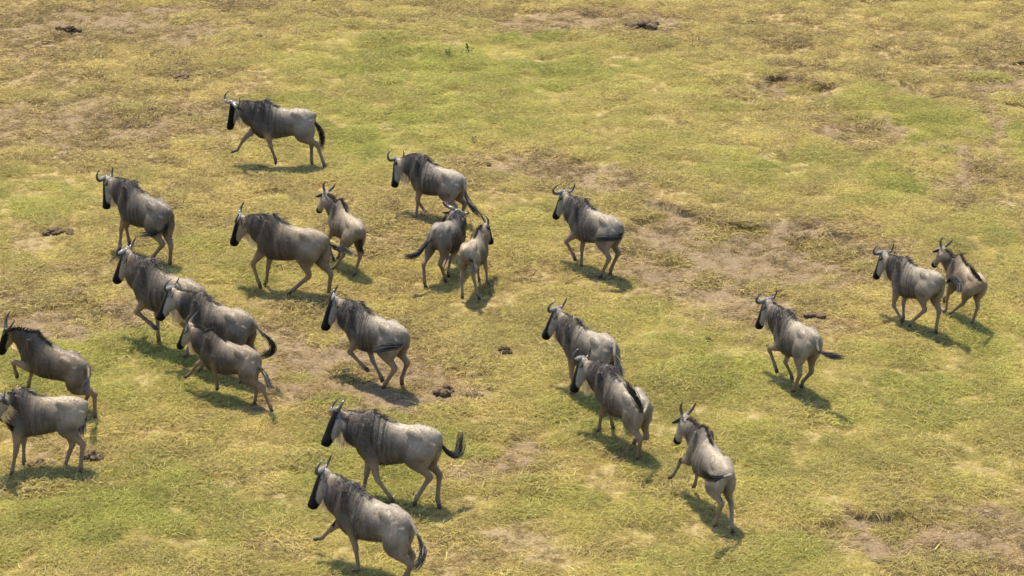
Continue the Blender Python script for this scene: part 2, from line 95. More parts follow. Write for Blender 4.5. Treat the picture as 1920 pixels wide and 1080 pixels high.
def coat_material(hair=False):
    m, n, l, b = new_mat('coat_hair' if hair else 'short_coat')
    c = N(n, 'ShaderNodeAttribute', attribute_name='coat'); f = N(n, 'ShaderNodeAttribute', attribute_name='flow')
    s = N(n, 'ShaderNodeAttribute', attribute_name='streak')
    mp = N(n, 'ShaderNodeMapping'); mp.inputs['Scale'].default_value = (31, 2.6, 1.6); off = N(n, 'ShaderNodeVectorMath', operation='ADD'); l.new(f.outputs['Vector'], off.inputs[0]); l.new(off.outputs[0], mp.inputs['Vector'])
    t = N(n, 'ShaderNodeTexNoise'); t.inputs['Scale'].default_value = 1.0; t.inputs['Detail'].default_value = 3; t.inputs['Distortion'].default_value = .4
    l.new(mp.outputs[0], t.inputs['Vector'])
    r = N(n, 'ShaderNodeMapRange'); r.inputs[1].default_value = .44; r.inputs[2].default_value = .56; l.new(t.outputs[0], r.inputs[0])
    st = math_n(n, l, 'MULTIPLY', r.outputs[0], s.outputs['Fac'])
    g = N(n, 'ShaderNodeTexCoord')
    t2 = N(n, 'ShaderNodeTexNoise'); t2.inputs['Scale'].default_value = 3.6; t2.inputs['Detail'].default_value = 7; t2.inputs['Roughness'].default_value = .62; l.new(off.outputs[0], t2.inputs['Vector'])
    mp2 = N(n, 'ShaderNodeMapping'); mp2.inputs['Scale'].default_value = (90, 16, 16); l.new(f.outputs['Vector'], mp2.inputs['Vector'])
    t3 = N(n, 'ShaderNodeTexNoise'); t3.inputs['Scale'].default_value = 1; t3.inputs['Detail'].default_value = 2; l.new(mp2.outputs[0], t3.inputs['Vector'])
    va = N(n, 'ShaderNodeAttribute', attribute_name='vary')
    k = math_n(n, l, 'ADD', math_n(n, l, 'MULTIPLY_ADD', t2.outputs[0], 1.3, .35), va.outputs['Fac'])
    k = math_n(n, l, 'MULTIPLY', k, math_n(n, l, 'MULTIPLY_ADD', t3.outputs[0], .32, .84))
    v = N(n, 'ShaderNodeVectorMath', operation='SCALE'); l.new(c.outputs['Color'], v.inputs[0]); l.new(k, v.inputs['Scale'])
    out = mix_rgb(n, l, st, v.outputs[0], (.018, .015, .013, 1))
    # pale dust caught in the coat, in patches of its own
    t4 = N(n, 'ShaderNodeTexNoise'); t4.inputs['Scale'].default_value = 6; t4.inputs['Detail'].default_value = 6; l.new(off.outputs[0], t4.inputs['Vector'])
    r4 = N(n, 'ShaderNodeMapRange'); r4.inputs[1].default_value = .52; r4.inputs[2].default_value = .75; r4.inputs[4].default_value = .25; l.new(t4.outputs[0], r4.inputs[0])
    dk = N(n, 'ShaderNodeSeparateColor'); l.new(c.outputs['Color'], dk.inputs[0])
    out = mix_rgb(n, l, math_n(n, l, 'MULTIPLY', r4.outputs[0], math_n(n, l, 'MULTIPLY', dk.outputs[0], 5.0, clamp=True)), out, (.22, .178, .125, 1))
    l.new(out, b.inputs['Base Color'])
    b.inputs['Roughness'].default_value = .85 if hair else .48; b.inputs['Specular IOR Level'].default_value = .04 if hair else .32
    if hair: return m
    sm = N(n, 'ShaderNodeMapRange'); sm.inputs[1].default_value = .008; sm.inputs[2].default_value = .04; sm.inputs[3].default_value = .05; sm.inputs[4].default_value = .32
    l.new(dk.outputs[0], sm.inputs[0]); l.new(sm.outputs[0], b.inputs['Specular IOR Level'])
    b.inputs['Sheen Weight'].default_value = .05; b.inputs['Sheen Roughness'].default_value = .4
    b.inputs['Sheen Tint'].default_value = (.85, .8, .72, 1)
    bp = N(n, 'ShaderNodeBump'); bp.inputs['Strength'].default_value = .55; bp.inputs['Distance'].default_value = .02
    hh = math_n(n, l, 'ADD', math_n(n, l, 'MULTIPLY', t.outputs[0], .8), math_n(n, l, 'MULTIPLY', t3.outputs[0], .35))
    l.new(hh, bp.inputs['Height']); l.new(bp.outputs[0], b.inputs['Normal'])
    return m
M_COAT = coat_material(); M_COATH = coat_material(True)
def hair_mat(name, col, rough=.45, trans=0.0):
    m, n, l, b = new_mat(name)
    at = N(n, 'ShaderNodeAttribute', attribute_name='vary')
    f = math_n(n, l, 'MULTIPLY_ADD', at.outputs['Fac'], .8, .6)
    v = N(n, 'ShaderNodeVectorMath', operation='SCALE'); v.inputs[0].default_value = col; l.new(f, v.inputs['Scale'])
    l.new(v.outputs[0], b.inputs['Base Color']); b.inputs['Roughness'].default_value = rough
    if trans:
        tr = N(n, 'ShaderNodeBsdfTranslucent'); l.new(v.outputs[0], tr.inputs[0])
        ms = N(n, 'ShaderNodeMixShader'); ms.inputs[0].default_value = trans
        l.new(b.outputs[0], ms.inputs[1]); l.new(tr.outputs[0], ms.inputs[2]); l.new(ms.outputs[0], n['Material Output'].inputs[0])
    return m
M_MANE = hair_mat('dark_mane_hair', (.042, .034, .028), .5)
M_MANEB = hair_mat('brown_mane_hair', (.11, .080, .055), .5)
M_TUFT = hair_mat('black_tail_hair', (.014, .013, .015), .5)
M_BEARD = hair_mat('pale_beard_hair', (1, .84, .55), .6, .6)
def horn_material():
    m, n, l, b = new_mat('horn')
    at = N(n, 'ShaderNodeAttribute', attribute_name='along')
    r = N(n, 'ShaderNodeValToRGB'); el = r.color_ramp.elements
    el[0].position = 0; el[0].color = (.10, .09, .078, 1); el[1].position = 1; el[1].color = (.028, .024, .02, 1)
    q = el.new(.16); q.color = (.17, .155, .135, 1); q = el.new(.34); q.color = (.075, .065, .055, 1)
    l.new(at.outputs['Fac'], r.inputs[0]); l.new(r.outputs[0], b.inputs['Base Color']); b.inputs['Roughness'].default_value = .2
    return m
M_HORN = horn_material()
M_BOSS = M_HORN
M_HOOF = simple('hoof', (.05, .037, .027), .45, .4)
M_EYE = simple('eye', (.006, .005, .005), .08, .6)
M_EAR = simple('ear_hair', (.04, .032, .026), .7, .2)
M_CLOD = simple('earth_clod', (.12, .085, .054), .95, .1, .9, 22)
M_DUNG = simple('dung', (.06, .042, .027), .9, .15, .5, 40)
M_WEED = simple('weed_leaf', (.045, .075, .020), .6, .3, .3, 30)
M_STRAW = simple('straw', (.42, .33, .19), .7, .2, .3, 10)

# ------------------------------------------------------------------ mesh helpers
def link(o, parent=None):
    COL.objects.link(o)
    if parent is not None: o.parent = parent
    return o
def mesh_np(name, V, quads, mat, tris=None, smooth=True):
    me = bpy.data.meshes.new(name)
    V = np.asarray(V, dtype=np.float32); Q = np.asarray(quads, dtype=np.int32).reshape(-1, 4) if len(quads) else np.zeros((0, 4), np.int32)
    T3 = np.asarray(tris, dtype=np.int32).reshape(-1, 3) if tris is not None and len(tris) else np.zeros((0, 3), np.int32)
    me.vertices.add(len(V)); me.vertices.foreach_set('co', V.ravel())
    me.loops.add(Q.size + T3.size); me.loops.foreach_set('vertex_index', np.concatenate([Q.ravel(), T3.ravel()]))
    nq, nt = len(Q), len(T3)
    me.polygons.add(nq + nt)
    me.polygons.foreach_set('loop_start', np.concatenate([np.arange(nq) * 4, nq * 4 + np.arange(nt) * 3]).astype(np.int32))
    me.update(calc_edges=True); me.validate()
    if smooth: me.polygons.foreach_set('use_smooth', np.ones(len(me.polygons), bool))
    if mat: me.materials.append(mat)
    return me
def nrm(v): v = np.asarray(v, float); return v / (np.linalg.norm(v, axis=-1, keepdims=True) + 1e-12)
def catmull(P, n):
    P = np.asarray(P, float); Q = np.vstack([2 * P[0] - P[1], P, 2 * P[-1] - P[-2]])
    out = []
    segs = len(P) - 1
    for k in range(n):
        u = k / (n - 1) * segs; i = min(int(u), segs - 1); t = u - i
        a_, b_, c_, d_ = Q[i:i + 4]
        out.append(.5 * ((2 * b_) + (c_ - a_) * t + (2 * a_ - 5 * b_ + 4 * c_ - d_) * t * t + (3 * b_ - a_ - 3 * c_ + d_) * t ** 3))
    return np.array(out)
class Soup:
    """closed shells that are later fused into one continuous skin"""
    def __init__(s): s.V = []; s.Q = []; s.T = []; s.C = []; s.S = []; s.F = []; s.n = 0
    def loft(s, C, side, up, hw, hh, col, streak=0., flow0=0., pear=0., n=20, colf=None):
        """C centres; side/up unit vectors; hw/hh half sizes; all per ring"""
        C = np.asarray(C, float); k = len(C)
        side = np.broadcast_to(side, (k, 3)); up = np.broadcast_to(up, (k, 3))
        hw = np.broadcast_to(hw, k); hh = np.broadcast_to(hh, k); pear = np.broadcast_to(pear, k)
        an = np.arange(n) / n * 2 * np.pi
        cu, su = np.cos(an), np.sin(an)
        ring = C[:, None] + up[:, None] * (hh[:, None] * cu)[..., None] + side[:, None] * (hw[:, None] * su * (1 - pear[:, None] * cu))[..., None]
        V = ring.reshape(-1, 3); base = s.n
        i = np.arange(k - 1)[:, None] * n; j = np.arange(n)[None]; j2 = (j + 1) % n
        Q = np.stack([i + j, i + j2, i + n + j2, i + n + j], -1).reshape(-1, 4) + base
        V = np.vstack([V, C[0], C[-1]]); c0 = base + k * n; c1 = c0 + 1
        jj = np.arange(n); T = np.vstack([np.stack([np.full(n, c0), base + (jj + 1) % n, base + jj], -1), np.stack([np.full(n, c1), base + (k - 1) * n + jj, base + (k - 1) * n + (jj + 1) % n], -1)])
        s.V.append(V); s.Q.append(Q); s.T.append(T); s.n += len(V)
        arc = np.concatenate([[0], np.cumsum(np.linalg.norm(np.diff(C, axis=0), axis=1))]) + flow0
        if colf is None:
            col = np.broadcast_to(col, (k, 3)); cc = np.repeat(col, n, 0)
        else: cc = colf(np.repeat(np.arange(k), n), np.tile(cu, k), np.tile(su, k))
        st = np.repeat(np.broadcast_to(streak, k), n)
        fl = np.stack([np.repeat(arc, n), (hh[:, None] * cu).ravel(), np.tile(np.sign(su) * 3.7, k)], -1)
        s.C.append(np.vstack([cc, cc[:1], cc[-1:]])); s.S.append(np.concatenate([st, st[:1], st[-1:]]))
        s.F.append(np.vstack([fl, fl[:1], fl[-1:]]))
    def blob(s, c, ax, r, col, streak=0, flow0=0):
        """ellipsoid: ax = 3x3 rows (long, up, side), r = radii"""
        t = np.linspace(-1, 1, 11)[1:-1] * .98; t = np.sin(t * np.pi / 2)
        q = np.sqrt(1 - t ** 2)
        s.loft(np.asarray(c) + np.outer(t * r[0], ax[0]), ax[2], ax[1], q * r[2], q * r[1], col, streak, flow0, n=16)
def fuse(soup, name, voxel, bodyf, post):
    V = np.vstack(soup.V); me = mesh_np(name, V, np.vstack(soup.Q), None, np.vstack(soup.T))
    ob = bpy.data.objects.new('skin_source', me); COL.objects.link(ob)
    md = ob.modifiers.new('r', 'REMESH'); md.mode = 'VOXEL'; md.voxel_size = voxel; md.adaptivity = 0
    dg = bpy.context.evaluated_depsgraph_get(); dg.update()
    out = bpy.data.meshes.new_from_object(ob.evaluated_get(dg)); out.name = name
    bpy.data.objects.remove(ob); bpy.data.meshes.remove(me)
    n = len(out.vertices); W = np.empty(n * 3, np.float32); out.vertices.foreach_get('co', W); W = W.reshape(-1, 3).astype(float)
    E = np.empty(len(out.edges) * 2, np.int32); out.edges.foreach_get('vertices', E); E = E.reshape(-1, 2)
    deg = np.bincount(E.ravel(), minlength=n).clip(1)
    def lap(X):
        A_ = np.empty_like(X)
        for d in range(X.shape[1]):
            A_[:, d] = np.bincount(E[:, 0], X[E[:, 1], d], n) + np.bincount(E[:, 1], X[E[:, 0], d], n)
        return A_ / deg[:, None] - X
    C = np.vstack(soup.C); S = np.concatenate(soup.S); F = np.vstack(soup.F)
    kd = kdtree.KDTree(len(V))
    for i, v in enumerate(V): kd.insert(v, i)
    kd.balance()
    att = np.zeros((n, 7))
    A7 = np.hstack([C, S[:, None], F])
    for i in range(n):
        h = kd.find_n(W[i], 3); w = np.array([1 / (q[2] + .004) ** 2 for q in h]); ii = [q[1] for q in h]
        att[i, :4] = (w[:, None] * A7[ii, :4]).sum(0) / w.sum(); att[i, 4:] = A7[ii[0], 4:]
    for _ in range(5): W = W + .5 * lap(W); W = W - .51 * lap(W)
    for _ in range(3): att[:, :4] += .5 * lap(att[:, :4])
    att[:, 4:] = bodyf(W); post(W, att[:, :3], att[:, 3])
    out.vertices.foreach_set('co', W.astype(np.float32).ravel()); 
    ca = out.attributes.new('coat', 'FLOAT_COLOR', 'POINT'); ca.data.foreach_set('color', np.hstack([att[:, :3], np.ones((n, 1))]).astype(np.float32).ravel())
    sa = out.attributes.new('streak', 'FLOAT', 'POINT'); sa.data.foreach_set('value', att[:, 3].astype(np.float32))
    fa = out.attributes.new('flow', 'FLOAT_VECTOR', 'POINT'); fa.data.foreach_set('vector', att[:, 4:].astype(np.float32).ravel())
    out.polygons.foreach_set('use_smooth', np.ones(len(out.polygons), bool)); out.materials.clear(); out.materials.append(M_COAT); out.update()
    return out
def strands(name, P, width, mat):
    """P (N,K,3) strand points -> tapered flat blades, one mesh"""
    P = np.asarray(P, float); Nn, K, _ = P.shape
    t = nrm(np.gradient(P, axis=1)); r = nrm(rng.normal(size=(Nn, 1, 3))); s = nrm(np.cross(t, np.broadcast_to(r, t.shape)))
    w = np.linspace(1, .12, K)[None, :, None] * np.broadcast_to(np.asarray(width, float), (Nn,))[:, None, None] * .5
    V = np.stack([P - s * w, P + s * w], 2).reshape(-1, 3)
    b = (np.arange(Nn) * 2 * K)[:, None] + (np.arange(K - 1) * 2)[None]
    Q = np.stack([b, b + 1, b + 3, b + 2], -1).reshape(-1, 4)
    me = mesh_np(name, V, Q, mat)
    at = me.attributes.new('vary', 'FLOAT', 'POINT'); at.data.foreach_set('value', np.repeat(rng.random(Nn), 2 * K).astype(np.float32))
    return me
def coat_hair(body, dirv, s, n):
    nv = len(body.vertices)
    def get(a_, k, key):
        A_ = np.empty(nv * k, np.float32); a_.foreach_get(key, A_); return A_.reshape(nv, k) if k > 1 else A_
    co = get(body.vertices, 3, 'co'); no = get(body.vertices, 3, 'normal')
    ca = get(body.attributes['coat'].data, 4, 'color'); st = get(body.attributes['streak'].data, 1, 'value'); fl = get(body.attributes['flow'].data, 3, 'vector')
    ii = rng.integers(0, nv, n)
    ii = ii[(ca[ii, 0] > .012) & (co[ii, 2] > .42 * s)]; m_ = len(ii)
    d = np.asarray(dirv)[None] - no[ii] * (no[ii] @ np.asarray(dirv))[:, None]; d = nrm(d + rng.normal(0, .22, (m_, 3)))
    ln = (rng.uniform(.010, .020, m_) * (1 + .7 * np.clip(st[ii], 0, 1)) * s)[:, None, None]
    ts = np.linspace(0, 1, 3)[None, :, None]
    P_ = co[ii][:, None] + rng.normal(0, .006, (m_, 1, 3)) + d[:, None] * ln * ts + no[ii][:, None] * ln * (.26 * ts - .08 * ts ** 2)
    t = nrm(np.gradient(P_, axis=1)); sd_ = nrm(np.cross(t, no[ii][:, None] + rng.normal(0, .35, (m_, 1, 3))))
    w = np.array([1, .8, .1])[None, :, None] * .0030 * s
    V = np.stack([P_ - sd_ * w, P_ + sd_ * w], 2).reshape(-1, 3); b = (np.arange(m_) * 6)[:, None] + (np.arange(2) * 2)[None]
    me = mesh_np('coat_hair', V, np.stack([b, b + 1, b + 3, b + 2], -1).reshape(-1, 4), M_COATH)
    rp = lambda A_: np.repeat(A_, 6, 0).astype(np.float32).ravel()
    me.attributes.new('coat', 'FLOAT_COLOR', 'POINT').data.foreach_set('color', rp(ca[ii])); me.attributes.new('streak', 'FLOAT', 'POINT').data.foreach_set('value', rp(st[ii]))
    me.attributes.new('flow', 'FLOAT_VECTOR', 'POINT').data.foreach_set('vector', rp(fl[ii])); me.attributes.new('vary', 'FLOAT', 'POINT').data.foreach_set('value', rp(rng.normal(0, .08, m_)))
    return me
def tube(name, C, R, mat, flat=None, n=10):
    C = np.asarray(C, float); t = nrm(np.gradient(C, axis=0)); ref = nrm(np.array([.31, .22, .92]))
    s = nrm(np.cross(t, ref)); u = np.cross(s, t)
    an = np.arange(n) / n * 2 * np.pi; R = np.asarray(R, float)
    V = (C[:, None] + s[:, None] * (R[:, None] * np.cos(an))[..., None] + u[:, None] * (R[:, None] * np.sin(an))[..., None]).reshape(-1, 3)
    k = len(C); i = np.arange(k - 1)[:, None] * n; j = np.arange(n)[None]; j2 = (j + 1) % n
    Q = np.stack([i + j, i + j2, i + n + j2, i + n + j], -1).reshape(-1, 4)
    V = np.vstack([V, C[0], C[-1]]); jj = np.arange(n)
    T = np.vstack([np.stack([np.full(n, k * n), (jj + 1) % n, jj], -1), np.stack([np.full(n, k * n + 1), (k - 1) * n + jj, (k - 1) * n + (jj + 1) % n], -1)])
    me = mesh_np(name, V, Q, mat, T)
    at = me.attributes.new('along', 'FLOAT', 'POINT'); at.data.foreach_set('value', np.concatenate([np.repeat(np.linspace(0, 1, k), n), [0, 1]]).astype(np.float32))
    return me
# ------------------------------------------------------------------ one wildebeest
JN = ['poll', 'muz', 'HL', 'HR'] + [l_ + j_ for l_ in ('LF', 'RF', 'LH', 'RH') for j_ in ('e', 'k', 'f', 'h')]
def rot3(yaw, pit, rol):
    cy, sy = np.cos(yaw), np.sin(yaw); cp, sp = np.cos(pit), np.sin(pit); cr, sr = np.cos(rol), np.sin(rol)
    return np.array([[cy, -sy, 0], [sy, cy, 0], [0, 0, 1]]) @ np.array([[cp, 0, -sp], [0, 1, 0], [sp, 0, cp]]) @ np.array([[1, 0, 0], [0, cr, -sr], [0, sr, cr]])
TRUNK = [(-.675, 1.07, .93, .05), (-.645, 1.115, .82, .105), (-.58, 1.15, .76, .15), (-.48, 1.172, .715, .175), (-.36, 1.175, .655, .195), (-.20, 1.155, .625, .21), (-.04, 1.172, .585, .228),
         (.10, 1.205, .56, .222), (.20, 1.26, .545, .20), (.29, 1.325, .545, .172), (.37, 1.305, .56, .165), (.44, 1.255, .60, .14), (.50, 1.20, .66, .105), (.54, 1.12, .74, .06)]
def make_wildebeest(key, label, dark=1.0, young=False, straight=False, has_tail=True, stripe=1.0, tint=(1, 1, 1)):
    root, yaw, pit, rol, s, P = HERD[key]; P = np.array(P); root = np.array(root)
    Rm = rot3(yaw, pit, rol); c0 = np.array([0, 0, .95])
    Z = rot3(-yaw, 0, 0)
    org = np.array([root[0], root[1], 0.0])
    L = lambda w: (np.asarray(w) - org) @ Z.T                      # world -> the animal's own frame
    B = lambda p: L(root + s * ((np.asarray(p, float) - c0) @ Rm.T + c0))   # trunk frame -> own frame
    D = lambda v: (np.asarray(v, float) @ Rm.T) @ Z.T               # direction
    J = {k: L(P[i]) for i, k in enumerate(JN)}
    fw, lf, up = D((1, 0, 0)), D((0, 1, 0)), D((0, 0, 1))
    emp = bpy.data.objects.new('wildebeest', None); link(emp)
    emp.location = org; emp.rotation_euler = (0, 0, yaw); emp.empty_display_size = .3
    emp['label'] = label; emp['category'] = 'wildebeest'; emp['group'] = 'herd of running wildebeest'
    T_ = np.array(tint)
    top = np.array([.275, .232, .174]) * T_ * dark; flank = np.array([.092, .075, .056]) * T_ * dark; darkc = np.array([.038, .030, .023]) * T_ * dark  # top lightened and flank darkened beyond coat tone, for sun and shade contrast
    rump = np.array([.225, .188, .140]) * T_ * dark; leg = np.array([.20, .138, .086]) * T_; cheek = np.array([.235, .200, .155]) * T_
    if young: darkc = darkc * 1.55; flank = flank * 1.1; leg = np.array([.20, .152, .10]) * T_
    black = np.array([.006, .0055, .0055])
    sp = Soup(); strk = (.35 if young else .9) * (stripe)
    # trunk
    tr = np.array(TRUNK); tx = np.interp(np.linspace(0, 1, 30), np.linspace(0, 1, len(tr)), tr[:, 0])
    tt = [np.interp(tx, tr[:, 0], tr[:, k]) for k in (1, 2, 3)]
    if young: tt[1] = tt[1] + .035
    C = np.array([B((x, 0, (a_ + b_) / 2)) for x, a_, b_ in zip(tx, tt[0], tt[1])])
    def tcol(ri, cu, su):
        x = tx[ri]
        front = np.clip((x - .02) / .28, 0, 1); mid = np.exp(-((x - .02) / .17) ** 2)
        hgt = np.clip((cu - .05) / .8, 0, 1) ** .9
        base = flank + (top - flank) * hgt[:, None]  # coat tone; sunlit back and shaded flanks are also put into this colour
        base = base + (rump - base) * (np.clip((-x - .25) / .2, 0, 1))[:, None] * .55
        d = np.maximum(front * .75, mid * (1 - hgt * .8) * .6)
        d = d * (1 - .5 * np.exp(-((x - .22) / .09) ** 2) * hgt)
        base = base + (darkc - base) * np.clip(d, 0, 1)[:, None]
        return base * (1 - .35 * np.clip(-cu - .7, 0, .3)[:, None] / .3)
    stre = strk * np.clip((tx + .06) / .18, 0, 1) * (1 - .45 * np.exp(-((tx - .22) / .08) ** 2))
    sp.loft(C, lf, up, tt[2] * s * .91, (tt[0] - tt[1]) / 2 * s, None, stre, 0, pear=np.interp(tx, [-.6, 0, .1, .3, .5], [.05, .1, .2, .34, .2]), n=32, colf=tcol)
    # head frame
    poll, muz = J['poll'], J['muz']; f = nrm(muz - poll); hy = J['HL'] - J['HR']; hy = nrm(hy - f * (hy @ f)); hn = np.cross(f, hy)
    if hn @ nrm(poll - B((.30, 0, 1.12))) < 0: hn, hy = -hn, -hy; print('flip', key)
    HL_ = min(max(np.linalg.norm(muz - poll), .46 * s), .54 * s); k = HL_ / .475
    # neck
    n1 = B((.22, 0, .985)); n2 = B((.50, 0, 1.02)); n3 = poll + f * .085 * k - hn * .145 * k
    n25 = (n2 + n3) / 2 + up * .015 * s
    NC = catmull([n1, n2, n25, n3], 18); nt = nrm(np.gradient(NC, axis=0)); u = np.linspace(0, 1, 18)
    sd = nrm(lf[None] * (1 - u[:, None]) + hy[None] * u[:, None]); nu = nrm(np.cross(nt, sd)); nu = np.where((nu @ up)[:, None] < 0, -nu, nu); sd = nrm(np.cross(nu, nt))
    nh = np.interp(u, [0, .33, .66, 1], [.29, .262, .192, .124]) * s; nw = np.interp(u, [0, .33, .66, 1], [.135, .122, .102, .084]) * s
    if young: nh = nh * .93
    def ncol(ri, cu, su):
        q = u[ri]; b_ = darkc * (1.25 + .45 * 0) + (cheek - darkc) * np.clip((q - .62) / .35, 0, 1)[:, None] * .9
        b_ = b_ + (np.array([.5, .42, .30]) - b_) * (np.clip(-cu - .86, 0, 1) / .14)[:, None] * .35
        return b_
    sp.loft(NC, sd, nu, nw, nh, None, strk * 1.05 * np.interp(u, [0, .7, .95, 1], [1, 1, .25, 0]), .25, pear=.18, n=24, colf=ncol)
    # head
    ht = np.array([-.03, .0, .05, .11, .18, .25, .32, .38, .43, .47, .50]) * k
    hd = np.array([.04, .075, .105, .128, .128, .108, .086, .075, .072, .066, .04]) * k
    hw = np.array([.045, .066, .082, .086, .076, .062, .056, .058, .062, .060, .036]) * k
    ho = np.array([.07, .08, .10, .122, .122, .104, .086, .075, .072, .068, .066]) * k
    HC = poll + f * ht[:, None] - hn * (ho[:, None] - .01)
    def hcol(ri, cu, su):
        return np.broadcast_to(cheek, (len(ri), 3))
        t = ht[ri] / k
        front = np.clip((cu + .12 + .45 * np.clip((t - .15) / .2, 0, 1)) / .10, 0, 1) * np.clip((t + .03) / .05, 0, 1); snout = np.clip((t - .39) / .05, 0, 1)
        m_ = np.maximum(front * (1 if not young else .8), snout)[:, None]
        return cheek * (1 - m_) + black * m_
    sp.loft(HC, hy, hn, hw, hd, None, 0, 0, n=20, colf=hcol)
    def face(w, col, stk):
        d = (w - poll) / k; t = d @ f; nn = d @ hn; yy = np.abs(d @ hy)
        thr = np.interp(t, [-.02, .03, .12, .28, .36, .41, .44], [-.025, -.045, -.060, -.070, -.090, -.14, -.4]) + (.008 if young else 0)
        m_ = np.clip((nn - thr) / .012, 0, 1) * np.clip((t + .01) / .02, 0, 1) * (t < .62) * (yy < .12) * (nn < .1)
        hd_ = (t > .02) & (t < .6) & (nn > -.28) & (yy < .13)
        col[:] = col * (1 - m_[:, None]) + black * m_[:, None]; stk[hd_ & (nn > -.2)] *= .1
    # legs
    def chain(pts, ra, rl, c_, sub=5, streak=0.):
        pts = np.asarray(pts); ra = np.asarray(ra) * s; rl = np.asarray(rl) * s; c_ = np.asarray(c_)
        m_ = len(pts); q = np.linspace(0, m_ - 1, (m_ - 1) * sub + 1); ii = np.arange(m_)
        X = np.stack([np.interp(q, ii, pts[:, d]) for d in range(3)], 1)
        for _ in range(2): X[1:-1] = .5 * X[1:-1] + .25 * (X[:-2] + X[2:])
        t = nrm(np.gradient(X, axis=0)); sdv = nrm(lf - t * (t @ lf)[:, None]); upv = np.cross(t, sdv)
        cc = np.stack([np.interp(q, ii, c_[:, d]) for d in range(3)], 1)
        sp.loft(X, sdv, upv, np.interp(q, ii, rl), np.interp(q, ii, ra), cc, streak, 0, n=14)
    lowf = leg * .85
    feet = {}
    for S_, y in (('L', 1), ('R', -1)):
        e_, k_, f_, h_ = (J[S_ + 'F' + q] for q in 'ekfh')
        scp = B((.30, y * .085, 1.10)); sh = B((.385, y * .105, .86))
        pa = f_ + (h_ - f_) * .55
        chain([scp, sh, e_, e_ + (k_ - e_) * .35, e_ + (k_ - e_) * .8, k_, k_ + (f_ - k_) * .25, k_ + (f_ - k_) * .75, f_, pa],
              [.14, .14, .100, .072, .044, .045, .031, .028, .036, .028], [.055, .075, .068, .054, .038, .040, .028, .026, .032, .028],
              [darkc * 1.3, darkc * 1.5, flank, leg, leg, leg, lowf, lowf, lowf, lowf * .6])
        sp.blob(B((.40, y * .095, .83)), (nrm(e_ - sh), np.cross(nrm(e_ - sh), lf), lf), (.15 * s, .10 * s, .065 * s), darkc * 1.6)
        feet[S_ + 'F'] = (pa, h_, f_ - k_)
        e_, k_, f_, h_ = (J[S_ + 'H' + q] for q in 'ekfh')
        hp = B((-.44, y * .085, 1.02)); pa = f_ + (h_ - f_) * .55
        thm = (hp * .5 + e_ * .5) - fw * .035 * s
        chain([hp, thm, e_ - fw * .02 * s, e_ + (k_ - e_) * .35, e_ + (k_ - e_) * .78, k_, k_ + (f_ - k_) * .25, k_ + (f_ - k_) * .75, f_, pa],
              [.15, .175, .15, .108, .056, .053, .037, .032, .038, .029], [.075, .105, .088, .068, .042, .042, .031, .029, .034, .028],
              [rump, rump, flank * 1.15, flank * .8 + leg * .4, leg, leg, lowf, lowf, lowf, lowf * .6])
        ham = B((-.585, y * .085, .98)); chain([ham, (ham + e_ + (k_ - e_) * .5) / 2 - fw * .03 * s, e_ + (k_ - e_) * .62], [.075, .085, .04], [.06, .07, .035], [rump, rump * .9, leg])
        sp.blob(B((-.37, y * .112, 1.055)), (nrm(D((-1, 0, -.35))), up, lf), (.15 * s, .085 * s, .065 * s), rump)
        feet[S_ + 'H'] = (pa, h_, f_ - k_)
    # skin folds behind the shoulder and over the ribs
    for y in (1, -1):
        for q_, (x_, z_) in enumerate(((.12, .80), (.02, .83), (-.08, .86))):
            sp.blob(B((x_, y * .165, z_)), (nrm(D((.18, 0, 1))), lf, fw), (.17 * s, .058 * s, .022 * s), flank, strk * .6)
        sp.blob(B((.30, y * .135, 1.06)), (nrm(D((.28, 0, 1))), lf, fw), (.20 * s, .045 * s, .05 * s), darkc * 1.7, strk)
    # tail stalk
    tp = None
    tb = B((-.62, 0, 1.085))
    if len(P) > 20:
        tp = catmull(np.vstack([tb[None], B((-.675, 0, 1.06))[None], [L(q) for q in P[20:24]]]), 26)
        nst = 13
        sp.loft(tp[:nst], nrm(np.cross(nrm(np.gradient(tp[:nst], axis=0)), [.1, .2, .97])), nrm(np.cross(np.cross(nrm(np.gradient(tp[:nst], axis=0)), [.1, .2, .97]), nrm(np.gradient(tp[:nst], axis=0)))),
                np.linspace(.042, .017, nst) * s, np.linspace(.036, .017, nst) * s, rump * .95, n=10)
    body = fuse(sp, 'body', .0155 * s, lambda w: ((w @ Z + org - root) / s - c0) @ Rm + c0 + rng.random(3) * np.array([30, 30, 30]), face)
    link(bpy.data.objects.new('body', body), emp)
    link(bpy.data.objects.new('coat_hair', coat_hair(body, D((-1, 0, -.55)), s, 13000)), emp)
    # mane
    nm = 1100; q = rng.random(nm)
    uu = np.clip(q * 1.35, 0, 1); onb = q > .74
    rootp = np.empty((nm, 3)); upd = np.empty((nm, 3)); bk = np.empty((nm, 3)); sdd = np.empty((nm, 3))
    for i in range(nm):
        if onb[i]:
            x = np.interp(q[i], [.74, 1], [.36, .02]); zt = np.interp(x, tr[:, 0], tr[:, 1])
            rootp[i] = B((x, rng.normal(0, .012), zt - .02)); upd[i] = up; bk[i] = -fw; sdd[i] = lf
        else:
            v = 1 - q[i] / .74; j = v * 17; a_ = int(min(j, 16)); w_ = j - a_
            # from head (v=1) back to the withers (v~.25)
            v = .16 + v * .84; j = v * 17; a_ = int(min(j, 16)); w_ = j - a_
            c = NC[a_] * (1 - w_) + NC[a_ + 1] * w_; U = nu[a_]; h = nh[a_] * (1 - w_) + nh[a_ + 1] * w_
            pt = c + U * (h - .004 * s) + sd[a_] * rng.normal(0, .012)
            rootp[i] = pt; upd[i] = U; bk[i] = -nt[a_]; sdd[i] = sd[a_]
